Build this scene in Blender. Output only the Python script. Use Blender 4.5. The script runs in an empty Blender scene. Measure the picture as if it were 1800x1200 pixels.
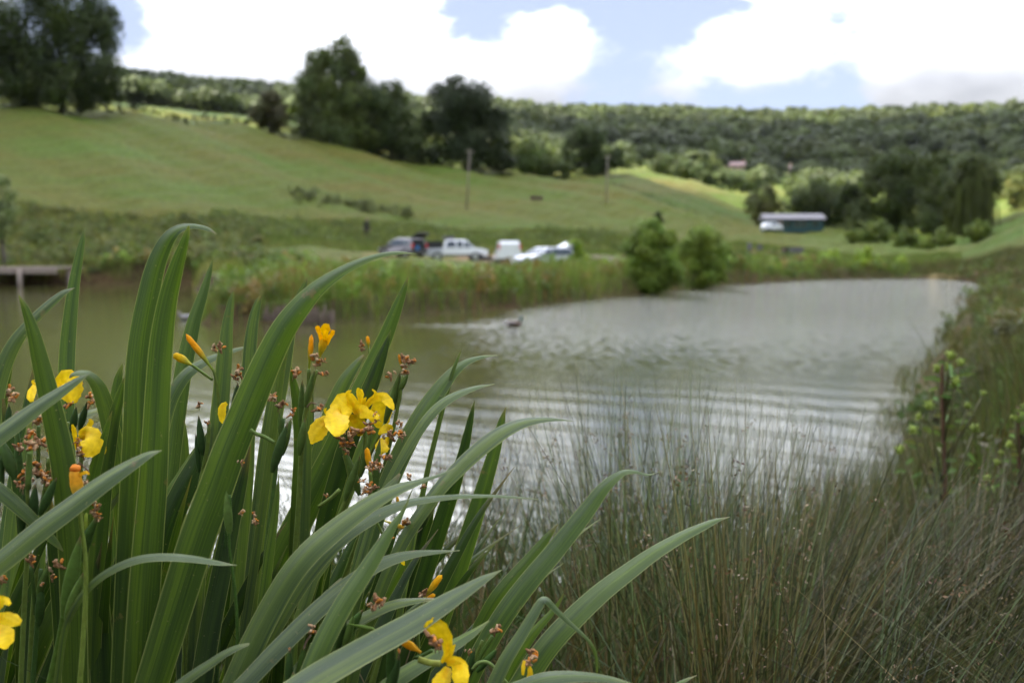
import bpy, math, random
import numpy as np
from mathutils import Vector, noise as mnoise

scene = bpy.context.scene
COL = scene.collection
R = math.radians
random.seed(7)
rng = np.random.default_rng(11)

# ------------------------------------------------------------------ camera
CAMZ = 2.3                      # metres above the water
PITCH = R(5.224)
FPX = 1750.0                    # focal length in pixels of the 1800 px wide photograph
cam_d = bpy.data.cameras.new("camera")
cam = bpy.data.objects.new("camera", cam_d)
COL.objects.link(cam)
cam.location = (0, 0, CAMZ)
cam.rotation_euler = (R(90) - PITCH, 0, 0)
cam_d.sensor_width = 36
cam_d.lens = 35
cam_d.clip_start = 0.05
cam_d.clip_end = 9000
cam_d.dof.use_dof = True
cam_d.dof.focus_distance = 1.2
cam_d.dof.aperture_fstop = 5.2
scene.camera = cam

# ------------------------------------------------------------------ sky, sun, exposure
SUN = Vector((-0.52, -0.30, 0.80)).normalized()      # direction towards the sun
SUN_EL = math.asin(SUN.z)
SUN_AZ = math.atan2(SUN.x, SUN.y)
world = bpy.data.worlds.new("World")
scene.world = world
world.use_nodes = True
wt = world.node_tree
wt.nodes.clear()


def N(tree, typ, **kw):
    n = tree.nodes.new(typ)
    for k, v in kw.items():
        if k in ("_in",):
            for kk, vv in v.items():
                n.inputs[kk].default_value = vv
        else:
            setattr(n, k, v)
    return n


def math_n(tree, op, a, b=None, c=None, clamp=False):
    n = tree.nodes.new("ShaderNodeMath")
    n.operation = op
    n.use_clamp = clamp
    for i, v in enumerate((a, b, c)):
        if v is None:
            continue
        if isinstance(v, (int, float)):
            n.inputs[i].default_value = v
        else:
            tree.links.new(v, n.inputs[i])
    return n.outputs[0]


def mixc(tree, fac, a, b, mode="MIX"):
    n = tree.nodes.new("ShaderNodeMix")
    n.data_type = "RGBA"
    n.blend_type = mode
    n.clamp_factor = True
    for sock, v in ((n.inputs[0], fac), (n.inputs[6], a), (n.inputs[7], b)):
        if isinstance(v, (int, float)):
            sock.default_value = v
        elif isinstance(v, (tuple, list)):
            sock.default_value = (*v, 1) if len(v) == 3 else v
        else:
            tree.links.new(v, sock)
    return n.outputs[2]


def ramp(tree, fac, stops, interp="LINEAR"):
    n = tree.nodes.new("ShaderNodeValToRGB")
    n.color_ramp.interpolation = interp
    el = n.color_ramp.elements
    while len(el) < len(stops):
        el.new(0.5)
    for e, (p, c) in zip(el, stops):
        e.position = p
        e.color = (*c, 1) if isinstance(c, (tuple, list)) else (c, c, c, 1)
    tree.links.new(fac, n.inputs[0])
    return n.outputs[0]


def pix_dir(px, py):
    cx, cy = (px - 900) / FPX, (600 - py) / FPX
    return Vector((cx, math.cos(PITCH) + cy * math.sin(PITCH), cy * math.cos(PITCH) - math.sin(PITCH)))


def build_world():
    t = wt
    sky = N(t, "ShaderNodeTexSky", sky_type="NISHITA", sun_disc=False)
    sky.sun_elevation = SUN_EL
    sky.sun_rotation = SUN_AZ
    sky.altitude = 100
    sky.air_density = 1.0
    sky.dust_density = 1.2
    tc = N(t, "ShaderNodeTexCoord")
    sep = N(t, "ShaderNodeSeparateXYZ")
    t.links.new(tc.outputs["Generated"], sep.inputs[0])
    # stretch the direction vertically so that clouds lie flat towards the horizon
    comb = N(t, "ShaderNodeCombineXYZ")
    t.links.new(math_n(t, "MULTIPLY", sep.outputs[0], 1.0), comb.inputs[0])
    t.links.new(sep.outputs[1], comb.inputs[1])
    t.links.new(math_n(t, "MULTIPLY", sep.outputs[2], 2.1), comb.inputs[2])
    n1 = N(t, "ShaderNodeTexNoise", noise_dimensions="3D", _in={"Scale": 9.5, "Detail": 11.0, "Roughness": 0.62, "Distortion": 0.3})
    t.links.new(comb.outputs[0], n1.inputs["Vector"])
    val = math_n(t, "MULTIPLY_ADD", n1.outputs[0], 2.7, -1.36)
    # cloud masses (positive) and clear gaps (negative), each a soft round patch of directions
    blobs = [
        (560, 10, .14, .55), (400, 60, .12, .5), (700, 90, .09, .55), (330, 130, .06, .25), (560, 130, .08, .4), (800, 175, .06, .45), (650, -120, .14, .3),
        (965, 75, .050, .75), (1045, 95, .06, .7), (985, 150, .06, .6), (1150, 115, .055, .75), (890, 140, .05, .45), (1220, 122, .04, .6),
        (1290, 40, .055, .75), (1385, 45, .065, .75), (1330, 120, .035, .6), (1400, 130, .045, .55), (1300, 125, .02, .4),
        (1560, 40, .06, .75), (1700, 50, .08, .7), (1620, 110, .06, .5), (1760, 120, .06, .45), (1560, 140, .025, .2), (1810, 190, .02, .5),
        (940, -5, .085, -.85), (1120, 15, .07, -1.0), (1120, 198, .05, -.9), (1250, 192, .050, -.8), (1400, 198, .05, -.95), (1500, 198, .03, -.6), (1000, 200, .03, -.35), (1640, 190, .05, -.35), (1480, 50, .022, -.6), (1500, 130, .02, -.25),
        (215, 30, .03, -.6), (250, 95, .026, -.5), (345, 102, .02, -.2), (835, 60, .03, -.55), (770, 10, .03, -.35), (60, 90, .09, -.35), (1250, -80, .10, -.8), (960, -140, .09, -.6), (1500, -190, .12, -.6), (1650, -90, .07, -.4), (1100, -330, .14, .4),
        (600, -330, .15, .4), (1300, -420, .13, -.4), (900, -520, .14, .35),
    ]
    for px, py, rad, amp in blobs:
        d = pix_dir(px, py).normalized()
        dn = N(t, "ShaderNodeVectorMath", operation="DISTANCE")
        t.links.new(tc.outputs["Generated"], dn.inputs[0])
        dn.inputs[1].default_value = d
        q = math_n(t, "DIVIDE", dn.outputs["Value"], rad * (1.0 if amp > 0 else 1.0))
        q = math_n(t, "MULTIPLY", q, q)
        g = math_n(t, "POWER", 2.718, math_n(t, "MULTIPLY", q, -1.1))
        val = math_n(t, "MULTIPLY_ADD", g, amp * .72, val)
    mask = N(t, "ShaderNodeMapRange", interpolation_type="SMOOTHSTEP", _in={"From Min": -0.16, "From Max": 0.50})
    t.links.new(val, mask.inputs[0])
    # grey bases and bright tops
    n2 = N(t, "ShaderNodeTexNoise", _in={"Scale": 7.0, "Detail": 5.0, "Roughness": 0.5})
    t.links.new(comb.outputs[0], n2.inputs["Vector"])
    cl = ramp(t, n2.outputs[0], [(0.40, (0.60, 0.62, 0.68)), (0.66, (.96, .985, 1.04))])
    clv = N(t, "ShaderNodeVectorMath", operation="SCALE")
    t.links.new(cl, clv.inputs[0])
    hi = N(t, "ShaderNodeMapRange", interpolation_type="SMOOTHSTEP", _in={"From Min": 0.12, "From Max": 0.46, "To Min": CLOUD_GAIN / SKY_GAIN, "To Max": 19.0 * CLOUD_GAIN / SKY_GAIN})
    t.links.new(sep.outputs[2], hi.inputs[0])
    # dimming added to unseen clouds behind the camera to cut frontal light
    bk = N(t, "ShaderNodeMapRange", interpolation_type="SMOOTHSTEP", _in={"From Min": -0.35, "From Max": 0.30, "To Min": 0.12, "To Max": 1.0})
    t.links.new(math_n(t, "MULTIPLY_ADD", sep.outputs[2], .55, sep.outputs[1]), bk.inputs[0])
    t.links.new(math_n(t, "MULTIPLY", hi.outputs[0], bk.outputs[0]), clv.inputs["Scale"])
    # thin high veil whitens the blue
    veil = mixc(t, 0.93, sky.outputs[0], (.80, .91, 1.26))
    col = mixc(t, mask.outputs[0], veil, clv.outputs[0])
    # below the horizon: dull ground colour
    hz = N(t, "ShaderNodeMapRange", _in={"From Min": -0.06, "From Max": -0.01})
    t.links.new(sep.outputs[2], hz.inputs[0])
    col = mixc(t, hz.outputs[0], (0.6, 0.7, 0.4), col)
    bg = N(t, "ShaderNodeBackground")
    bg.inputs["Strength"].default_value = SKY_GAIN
    t.links.new(col, bg.inputs[0])
    out = N(t, "ShaderNodeOutputWorld")
    t.links.new(bg.outputs[0], out.inputs[0])


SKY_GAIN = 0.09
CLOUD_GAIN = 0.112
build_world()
sl = bpy.data.lights.new("sun", "SUN")
sun = bpy.data.objects.new("sun", sl)
COL.objects.link(sun)
sl.energy = 2.1
sl.angle = R(0.53)
sl.color = (1.0, 0.95, 0.86)
sun.rotation_euler = SUN.to_track_quat("Z", "Y").to_euler()
vs = scene.view_settings
vs.view_transform = "Standard"
vs.look = "None"
vs.gamma = 1.0
vs.exposure = 2.95
scene.cycles.use_denoising = True
scene.cycles.max_bounces = 7
scene.cycles.diffuse_bounces = 3
scene.cycles.glossy_bounces = 3
scene.cycles.transmission_bounces = 4
scene.cycles.transparent_max_bounces = 4
scene.cycles.caustics_reflective = False
scene.cycles.caustics_refractive = False
scene.cycles.sample_clamp_indirect = 6.0


# ------------------------------------------------------------------ helpers
def P(px, py, Y):
    """point that the photograph shows at pixel (px, py), Y metres ahead"""
    d = pix_dir(px, py)
    return Vector((0, 0, CAMZ)) + d * (Y / d.y)


def tag(o, label=None, cat=None, group=None, kind=None):
    if label: o["label"] = label
    if cat: o["category"] = cat
    if group: o["group"] = group
    if kind: o["kind"] = kind
    return o


def empty(name, loc, rz=0.0):
    o = bpy.data.objects.new(name, None)
    COL.objects.link(o)
    o.location = loc
    o.rotation_euler = (0, 0, rz)
    o.empty_display_size = 0.1
    return o


def link(name, me, mat=None, parent=None, world_coords=True):
    o = bpy.data.objects.new(name, me)
    COL.objects.link(o)
    if mat is not None and len(me.materials) == 0:
        me.materials.append(mat)
    if parent is not None:
        o.parent = parent
        if world_coords:      # mesh is in world coordinates while its parent stands elsewhere
            o.matrix_parent_inverse = (parent_world(parent)).inverted()
    return o


def parent_world(p):
    from mathutils import Matrix, Euler
    m = Matrix.LocRotScale(p.location, p.rotation_euler, p.scale)
    if p.parent:
        m = parent_world(p.parent) @ p.matrix_parent_inverse @ m
    return m


def mesh_np(name, V, F, col=None, uv=None, smooth=False):
    """V (n,3); F (m,k) all faces of one size, or list of such arrays; col (n,3) per vertex; uv (n,2) per vertex"""
    V = np.asarray(V, np.float32)
    Fs = F if isinstance(F, list) else [F]
    Fs = [np.asarray(f, np.int32) for f in Fs if len(f)]
    loops = np.concatenate([f.ravel() for f in Fs])
    sizes = np.concatenate([np.full(len(f), f.shape[1], np.int32) for f in Fs])
    starts = np.concatenate([[0], np.cumsum(sizes)[:-1]]).astype(np.int32)
    me = bpy.data.meshes.new(name)
    me.vertices.add(len(V))
    me.vertices.foreach_set("co", V.ravel())
    me.loops.add(len(loops))
    me.loops.foreach_set("vertex_index", loops)
    me.polygons.add(len(sizes))
    me.polygons.foreach_set("loop_start", starts)
    me.polygons.foreach_set("loop_total", sizes)
    if smooth:
        me.polygons.foreach_set("use_smooth", np.ones(len(sizes), bool))
    me.update(calc_edges=True)
    if col is not None:
        a = me.color_attributes.new("Col", "FLOAT_COLOR", "POINT")
        c = np.ones((len(V), 4), np.float32)
        c[:, :3] = col
        a.data.foreach_set("color", c.ravel())
    if uv is not None:
        l = me.uv_layers.new(name="UVMap")
        l.data.foreach_set("uv", np.asarray(uv, np.float32)[loops].ravel())
    return me


class MB:
    """collects primitives into one mesh"""
    def __init__(s): s.v, s.f, s.c, s.n = [], [], [], 0

    def add(s, V, F, c=(1, 1, 1)):
        V = [tuple(p) for p in V]
        s.v += V
        for f in F: s.f.append([i + s.n for i in f])
        s.c += [tuple(c)] * len(V)
        s.n += len(V)
        return s

    def box(s, c, size, col=(1, 1, 1), taper=1.0):
        x, y, z = c; a, b, h = size[0] / 2, size[1] / 2, size[2] / 2
        V = [(x - a, y - b, z - h), (x + a, y - b, z - h), (x + a, y + b, z - h), (x - a, y + b, z - h)]
        a *= taper; b *= taper
        V += [(x - a, y - b, z + h), (x + a, y - b, z + h), (x + a, y + b, z + h), (x - a, y + b, z + h)]
        return s.add(V, [(0, 3, 2, 1), (4, 5, 6, 7), (0, 1, 5, 4), (1, 2, 6, 5), (2, 3, 7, 6), (3, 0, 4, 7)], col)

    def tube(s, pts, rad, n=8, col=(1, 1, 1)):
        pts = [Vector(p) for p in pts]
        m = len(pts)
        rad = rad if isinstance(rad, (list, tuple)) else [rad] * m
        V, F = [], []
        ref = Vector((0.13, 0.27, 1))
        for i, p in enumerate(pts):
            t = (pts[min(i + 1, m - 1)] - pts[max(i - 1, 0)]).normalized()
            if abs(t.dot(ref.normalized())) > 0.95: ref = Vector((1, 0.2, 0.1))
            a = t.cross(ref).normalized(); b = t.cross(a).normalized()
            for k in range(n):
                an = 2 * math.pi * k / n
                V.append(p + (a * math.cos(an) + b * math.sin(an)) * rad[i])
        for i in range(m - 1):
            for k in range(n):
                k2 = (k + 1) % n
                F.append((i * n + k, i * n + k2, (i + 1) * n + k2, (i + 1) * n + k))
        F.append(tuple(range(n - 1, -1, -1)))
        F.append(tuple((m - 1) * n + k for k in range(n)))
        return s.add(V, F, col)

    def ell(s, c, r, n=8, m=6, col=(1, 1, 1), rough=0.0, seed=0, rot=None):
        V, F = [], []
        rr = random.Random(seed)
        for j in range(m + 1):
            th = math.pi * j / m
            for k in range(n):
                ph = 2 * math.pi * k / n
                q = 1 + rough * (rr.random() - .5) * 2
                p = Vector((r[0] * math.sin(th) * math.cos(ph) * q, r[1] * math.sin(th) * math.sin(ph) * q, r[2] * math.cos(th) * q))
                if rot is not None: p = rot @ p
                V.append(p + Vector(c))
        for j in range(m):
            for k in range(n):
                k2 = (k + 1) % n
                F.append((j * n + k, (j + 1) * n + k, (j + 1) * n + k2, j * n + k2))
        return s.add(V, F, col)

    def mesh(s, name, smooth=False):
        me = bpy.data.meshes.new(name)
        me.from_pydata(s.v, [], s.f)
        a = me.color_attributes.new("Col", "FLOAT_COLOR", "POINT")
        c = np.ones((len(s.v), 4), np.float32); c[:, :3] = s.c
        a.data.foreach_set("color", c.ravel())
        if smooth: me.polygons.foreach_set("use_smooth", np.ones(len(me.polygons), bool))
        me.update()
        return me

    def build(s, name, mat, parent=None, smooth=False, world_coords=False):
        return link(name, s.mesh(name, smooth), mat, parent, world_coords)


# ------------------------------------------------------------------ materials
def new_mat(name):
    m = bpy.data.materials.new(name)
    m.use_nodes = True
    t = m.node_tree
    b = t.nodes["Principled BSDF"]
    return m, t, b


def flat_mat(name, col, rough=0.6, metal=0.0, coat=0.0, var=0.15, scale=6.0):
    m, t, b = new_mat(name)
    n = N(t, "ShaderNodeTexNoise", _in={"Scale": scale, "Detail": 4.0})
    tc = N(t, "ShaderNodeTexCoord")
    t.links.new(tc.outputs["Object"], n.inputs["Vector"])
    c = mixc(t, n.outputs[0], tuple(v * (1 - var) for v in col), tuple(min(1, v * (1 + var)) for v in col))
    t.links.new(c, b.inputs["Base Color"])
    b.inputs["Roughness"].default_value = rough
    b.inputs["Metallic"].default_value = metal
    b.inputs["Coat Weight"].default_value = coat
    return m


def foliage_mat(name, trans=0.3, rough=0.55, spec=0.3, blue=.62):
    """colour comes from each leaf's own colour attribute"""
    m, t, b = new_mat(name)
    at = N(t, "ShaderNodeAttribute", attribute_name="Col")
    b.inputs["Roughness"].default_value = rough
    b.inputs["Specular IOR Level"].default_value = spec
    c1 = mixc(t, 1.0, at.outputs["Color"], (1.0, 1.02, blue) if trans else (1, 1, 1), "MULTIPLY")
    t.links.new(c1, b.inputs["Base Color"])
    tr = N(t, "ShaderNodeBsdfTranslucent")
    c2 = mixc(t, 1.0, c1, (1.25, 1.35, 0.6), "MULTIPLY")
    t.links.new(c2, tr.inputs[0])
    mx = N(t, "ShaderNodeMixShader")
    mx.inputs[0].default_value = trans
    t.links.new(b.outputs[0], mx.inputs[1])
    t.links.new(tr.outputs[0], mx.inputs[2])
    t.links.new(mx.outputs[0], t.nodes["Material Output"].inputs[0])
    return m


M = {}
M["foliage"] = foliage_mat("tree_foliage", .22, .6, .25)
M["blade"] = foliage_mat("grass_blades", .25, .55, .3, .72)
M["rush"] = foliage_mat("rush_stems", .12, .5, .35, .84)
M["bark"] = flat_mat("bark", (0.07, 0.055, 0.04), .9)
M["wood"] = flat_mat("weathered_wood", (0.27, 0.215, 0.175), .85, var=.35, scale=9)
M["stake"] = flat_mat("dark_stake_wood", (0.13, 0.095, 0.07), .9, var=.5, scale=3)
M["pole_wood"] = flat_mat("pole_wood", (0.20, 0.17, 0.13), .85, var=.2)
M["white_paint"] = flat_mat("white_paint", (0.82, 0.82, 0.84), .25, coat=.6, var=.03)
M["silver_paint"] = flat_mat("silver_paint", (0.50, 0.51, 0.55), .5, .2, .15, var=.04)
M["dark_silver"] = flat_mat("dull_grey_paint", (0.17, 0.15, 0.155), .3, .4, .6, var=.04)
M["black_plastic"] = flat_mat("black_plastic", (0.02, 0.02, 0.022), .5)
M["glass"] = flat_mat("car_glass", (0.03, 0.045, 0.055), .06, 0, .5)
M["tyre"] = flat_mat("tyre_rubber", (0.025, 0.025, 0.025), .85)
M["rim"] = flat_mat("alloy_rim", (0.5, 0.5, 0.5), .35, .8)
M["red_lens"] = flat_mat("red_lens", (0.55, 0.02, 0.02), .2)
M["lamp_glass"] = flat_mat("lamp_glass", (0.85, 0.85, 0.85), .1)
M["hollow_dark"] = flat_mat("opening_dark", (0.012, 0.013, 0.013), .9)  # near-black colour stands in for the darkness inside openings
M["blue_fabric"] = flat_mat("blue_fabric", (0.02, 0.12, 0.33), .8)
M["teal_paint"] = flat_mat("teal_cladding", (0.015, 0.06, 0.062), .7, var=.25)
M["roof_sheet"] = flat_mat("roof_sheet", (0.12, 0.11, 0.12), .6, var=.15)
M["dark_cloth"] = flat_mat("dark_cloth", (0.016, 0.012, 0.016), .9)
M["skin"] = flat_mat("skin", (0.45, 0.28, 0.20), .6)
M["stone"] = flat_mat("cotswold_stone", (0.52, 0.36, 0.25), .9, var=.2)
M["tile"] = flat_mat("roof_tiles", (0.30, 0.20, 0.19), .9, var=.25)
M["rust"] = flat_mat("rusty_brown", (0.10, 0.045, 0.045), .8)
M["vcol"] = foliage_mat("painted_feathers", 0.0, .6, .3)

# ------------------------------------------------------------------ terrain
_cols = {
    -500: [(60, 420), (80, 380), (110, 320), (170, 150), (210, 150), (500, 190), (900, 120)],
    0: [(62, 486), (72, 468), (82, 440), (93, 410), (110, 345), (140, 250), (172, 190), (215, 196), (480, 200), (900, 152)],
    200: [(62, 486), (72, 468), (82, 440), (95, 410), (112, 350), (142, 262), (176, 203), (215, 210), (480, 205), (900, 160)],
    420: [(40, 508), (60, 482), (80, 444), (97, 412), (115, 366), (145, 285), (182, 223), (220, 232), (480, 222), (900, 184)],
    520: [(40, 508), (60, 480), (80, 450), (97, 416), (115, 375), (150, 295), (186, 241), (230, 250), (480, 225), (900, 192)],
    640: [(40, 508), (60, 475), (80, 452), (97, 424), (115, 385), (150, 318), (190, 268), (240, 275), (480, 240), (900, 198)],
    760: [(45, 502), (60, 476), (80, 455), (97, 428), (115, 392), (150, 340), (192, 296), (245, 300), (480, 255), (900, 208)],
    900: [(48, 496), (60, 478), (80, 455), (97, 430), (115, 400), (150, 350), (198, 309), (250, 312), (480, 268), (900, 211)],
    1000: [(52, 494), (65, 476), (82, 455), (100, 428), (120, 398), (155, 350), (204, 317), (250, 312), (400, 300), (600, 268), (900, 213)],
    1100: [(58, 488), (68, 474), (84, 452), (105, 424), (130, 395), (165, 350), (200, 320), (262, 301), (300, 310), (420, 300), (600, 276), (900, 214)],
    1200: [(65, 482), (74, 470), (88, 450), (108, 430), (135, 408), (170, 372), (205, 345), (262, 317), (300, 322), (420, 308), (600, 290), (900, 215)],
    1310: [(74, 474), (82, 465), (95, 448), (115, 432), (140, 415), (175, 402), (205, 382), (262, 350), (320, 345), (420, 325), (600, 300), (880, 219)],
    1400: [(84, 472), (92, 460), (105, 446), (125, 432), (150, 415), (176, 404), (210, 396), (300, 375), (420, 335), (600, 306), (860, 219)],
    1500: [(86, 474), (94, 464), (106, 452), (125, 440), (150, 425), (176, 408), (210, 402), (300, 372), (420, 335), (600, 306), (820, 217)],
    1620: [(86, 476), (95, 466), (110, 456), (130, 444), (160, 425), (210, 405), (300, 375), (420, 340), (580, 300), (780, 214)],
    1700: [(60, 494), (80, 478), (100, 462), (120, 440), (150, 414), (190, 402), (300, 370), (420, 335), (560, 300), (760, 214)],
    1800: [(22, 610), (40, 530), (60, 484), (85, 450), (110, 412), (145, 378), (180, 375), (300, 360), (420, 325), (560, 290), (740, 210)],
    2300: [(22, 560), (40, 470), (60, 430), (85, 400), (110, 370), (145, 350), (180, 340), (300, 320), (420, 290), (560, 260), (740, 170)],
}
_LY = np.log(np.geomspace(1, 6000, 260))
_cp = sorted(_cols)
_tab = []
for px in _cp:
    pr = [(1.0, 1.38), (2.2, 1.34), (4.0, 1.0), (8.0, .62), (20, .62)]
    if px >= 1700: pr = [(1.0, 1.4), (3, 1.3), (8.0, 1.05), (14, .9)]
    if px >= 2300: pr = [(1.0, 1.45), (3, 1.5), (8.0, 1.6), (14, 1.7)]
    last = _cols[px][-1]
    pr = pr + [(Y, CAMZ + Y * (440 - py) / FPX) for Y, py in _cols[px]]
    zr = pr[-1][1]
    pr += [(last[0] * 1.35, zr + 8), (6000, zr - 30)]
    _tab.append(np.interp(_LY, np.log([a for a, b in pr]), [b for a, b in pr]))
_tab = np.array(_tab)
# smooth along depth a little
for _ in range(2):
    _tab[:, 1:-1] = (_tab[:, :-2] + 2 * _tab[:, 1:-1] + _tab[:, 2:]) / 4
_ct = (np.array(_cp) - 900) / FPX

POND = np.array([(-9.7, 31.4), (-5.7, 31.9), (-4, 35), (0, 40.2), (5.9, 51.6), (15.9, 69.4), (25.3, 80.0), (31.0, 82.0), (34.0, 80.0),
                 (33.5, 72), (27.5, 57), (20.5, 43), (14.6, 32), (10.2, 23.5), (7.0, 17.3), (5.0, 12.8), (3.4, 9.0), (1.8, 6.6), (0.6, 5.2), (-2, 4.6),
                 (-8, 5.0), (-16, 8), (-30, 20), (-46, 40), (-44, 62), (-34, 66.5), (-28, 69), (-22, 69.5), (-19, 60), (-13, 45), (-10.8, 36)])


def pond_sd(x, y):
    """signed distance to the pond's edge, negative inside"""
    x = np.asarray(x, float); y = np.asarray(y, float)
    d = np.full(x.shape, 1e9); inside = np.zeros(x.shape, bool)
    n = len(POND)
    for i in range(n):
        ax, ay = POND[i]; bx, by = POND[(i + 1) % n]
        ex, ey = bx - ax, by - ay
        t = np.clip(((x - ax) * ex + (y - ay) * ey) / (ex * ex + ey * ey), 0, 1)
        d = np.minimum(d, np.hypot(x - ax - t * ex, y - ay - t * ey))
        c = ((ay > y) != (by > y))
        with np.errstate(divide="ignore", invalid="ignore"):
            xi = ex * (y - ay) / (ey if ey else 1e-9) + ax
        inside ^= c & (x < xi)
    return np.where(inside, -d, d)


def wob(x, y):
    return (np.sin(x * .9 + 1.3) * np.sin(y * .8 + .4) * .06 + np.sin(x * .31 + y * .23) * .12 + np.sin(x * 2.3 - y * 1.9) * .03)


def height(x, y):
    x = np.atleast_1d(np.asarray(x, float)); y = np.atleast_1d(np.asarray(y, float))
    az = np.clip(np.arctan2(x, y), -R(38), R(38))
    r = np.hypot(x, y)
    front = np.abs(np.arctan2(x, y)) <= R(38)
    t = np.where(front, x / np.where(front, np.maximum(y, .01), 1), np.tan(az))
    Y = np.where(front, y, r * np.cos(az))
    ly = np.log(np.clip(Y, 1, 5999))
    fi = (ly - _LY[0]) / (_LY[1] - _LY[0]); i0 = np.clip(fi.astype(int), 0, len(_LY) - 2); fy = fi - i0
    tt = np.clip(t, _ct[0], _ct[-1])
    j = np.clip(np.searchsorted(_ct, tt) - 1, 0, len(_ct) - 2)
    ft = (tt - _ct[j]) / (_ct[j + 1] - _ct[j])
    ft = ft * ft * (3 - 2 * ft) * .35 + ft * .65
    a = _tab[j, i0] * (1 - fy) + _tab[j, i0 + 1] * fy
    b = _tab[j + 1, i0] * (1 - fy) + _tab[j + 1, i0 + 1] * fy
    z = a * (1 - ft) + b * ft
    z = z + wob(x, y) * np.clip(Y / 40, .15, 4)
    sd = pond_sd(x, y)
    near = (Y < 26)
    wdt = np.where(near, 2.6, .7)
    s = np.clip((sd + .25) / wdt, 0, 1)
    s = s * s * (3 - 2 * s)
    z = np.maximum(z, .12)
    return np.where(sd < -.25, np.maximum(-1.0, (sd + .25) * .5 - .03), z * s + (1 - s) * -.03)


def gz(x, y):
    return float(height(x, y)[0])


def hit(px, py, lo=40, hi=1500):
    """where the ray through the pixel meets the ground"""
    d = pix_dir(px, py)
    Y = np.geomspace(lo, hi, 900)
    X = d.x / d.y * Y; Z = CAMZ + d.z / d.y * Y
    g = height(X, Y)
    k = np.argmax(g >= Z)
    return Vector((X[k], Y[k], g[k]))


def build_terrain():
    ta = np.concatenate([np.linspace(-math.pi, -R(38), 40)[:-1], np.arctan(np.linspace(-math.tan(R(38)), math.tan(R(38)), 420)), np.linspace(R(38), math.pi, 40)[1:]])
    rr = np.concatenate([[0.0], np.geomspace(.35, 30, 110), np.geomspace(30.4, 260, 260)[1:], np.geomspace(262, 5500, 120)])
    A, RR = np.meshgrid(ta, rr)
    X = RR * np.sin(A); Y = RR * np.cos(A)
    f = np.abs(A) <= R(38)
    # in front of the camera rings are straight rows, so that rows follow the depth
    X = np.where(f, RR * np.tan(np.clip(A, -1, 1)), X); Y = np.where(f, RR, Y)
    k = 1 / math.cos(R(38))
    X = np.where(f, X, X * k); Y = np.where(f, Y, Y * k)
    Z = height(X.ravel(), Y.ravel())
    V = np.stack([X.ravel(), Y.ravel(), Z], 1)
    nr, nc = X.shape
    idx = np.arange(nr * nc).reshape(nr, nc)
    F = np.stack([idx[:-1, :-1], idx[:-1, 1:], idx[1:, 1:], idx[1:, :-1]], -1).reshape(-1, 4)
    x, y = V[:, 0], V[:, 1]
    t = x / np.maximum(y, 1); px = 900 + FPX * t
    field = np.array([.070, .080, .016]); rough_g = np.array([.075, .095, .028]); wood = np.array([.03, .045, .012])
    bright = np.array([.085, .105, .028]); soil = np.array([.10, .075, .045]); hay = np.array([.22, .21, .09])
    C = np.tile(rough_g, (len(V), 1))
    C[(y > 96) & (px < 1120)] = field
    # second field, right of the long dark hedge
    hedge_py = np.interp(px, [1050, 1100, 1150, 1200, 1250, 1300, 1330], [322, 337, 355, 368, 380, 388, 392])
    py = 440 - (Z - CAMZ) * FPX / np.maximum(y, 1)
    s2 = (px > 1060) & (px < 1400) & (py < hedge_py) & (y > 120) & (y < 275)
    C[s2] = [.058, .075, .018]
    C[(px >= 1060) & (px < 1400) & (y > 100) & (y < 275) & ~s2] = field * 1.05
    C[(y > 275)] = wood
    pale = s2 & (py < 340) & (py > 312)
    C[pale] = [.078, .084, .028]
    C[(y > 275) & (y < 600) & (px > 1000)] = bright
    C[(px > 1400) & (y > 90) & (y < 275)] = [.075, .095, .022]
    C[(px > 1680) & (y > 60) & (y < 200)] = [.065, .085, .018]
    C[(y < 26) & (y > -50)] = [.022, .02, .011]  # near soil darkened to deepen the shade under the plants
    C[(pond_sd(x, y) < .5)] = soil * .6
    # the pull-in between the parked cars
    C[(px > 640) & (px < 1150) & (y > 73) & (y < 88)] = [.12, .13, .055]
    C[(px > 800) & (px < 900) & (y > 76) & (y < 92)] = [.15, .12, .08]
    C[(px > 1630) & (px < 1730) & (y > 76) & (y < 98)] = [.15, .12, .07]
    C[(px > 1000) & (px < 1110) & (y > 70) & (y < 80)] = [.11, .085, .075]
    me = mesh_np("ground", V, F, col=C, smooth=True)
    m, tr, b = new_mat("meadow")
    at = N(tr, "ShaderNodeAttribute", attribute_name="Col")
    tc = N(tr, "ShaderNodeTexCoord")
    n1 = N(tr, "ShaderNodeTexNoise", _in={"Scale": .07, "Detail": 6.0, "Roughness": .6})
    n2 = N(tr, "ShaderNodeTexNoise", _in={"Scale": 1.7, "Detail": 5.0, "Roughness": .7})
    mp = N(tr, "ShaderNodeMapping")
    mp.inputs["Scale"].default_value = (.6, 1.5, 1.0)
    tr.links.new(tc.outputs["Object"], mp.inputs[0])
    tr.links.new(mp.outputs[0], n1.inputs["Vector"]); tr.links.new(tc.outputs["Object"], n2.inputs["Vector"])
    v1 = ramp(tr, n1.outputs[0], [(.35, (1.16, .94, .7)), (.5, (1.0, 1.0, .68)), (.66, (.84, 1.12, .62))])
    c1 = mixc(tr, 1.0, at.outputs["Color"], v1, "MULTIPLY")
    v2 = ramp(tr, n2.outputs[0], [(.3, .62), (.7, 1.32)])
    c2 = mixc(tr, 1.0, c1, v2, "MULTIPLY")
    tr.links.new(c2, b.inputs["Base Color"])
    b.inputs["Roughness"].default_value = .9
    b.inputs["Specular IOR Level"].default_value = .1
    bp = N(tr, "ShaderNodeBump", _in={"Strength": .8, "Distance": .25})
    tr.links.new(n2.outputs[0], bp.inputs["Height"]); tr.links.new(bp.outputs[0], b.inputs["Normal"])
    tag(link("ground", me, m), kind="structure")


build_terrain()


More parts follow.
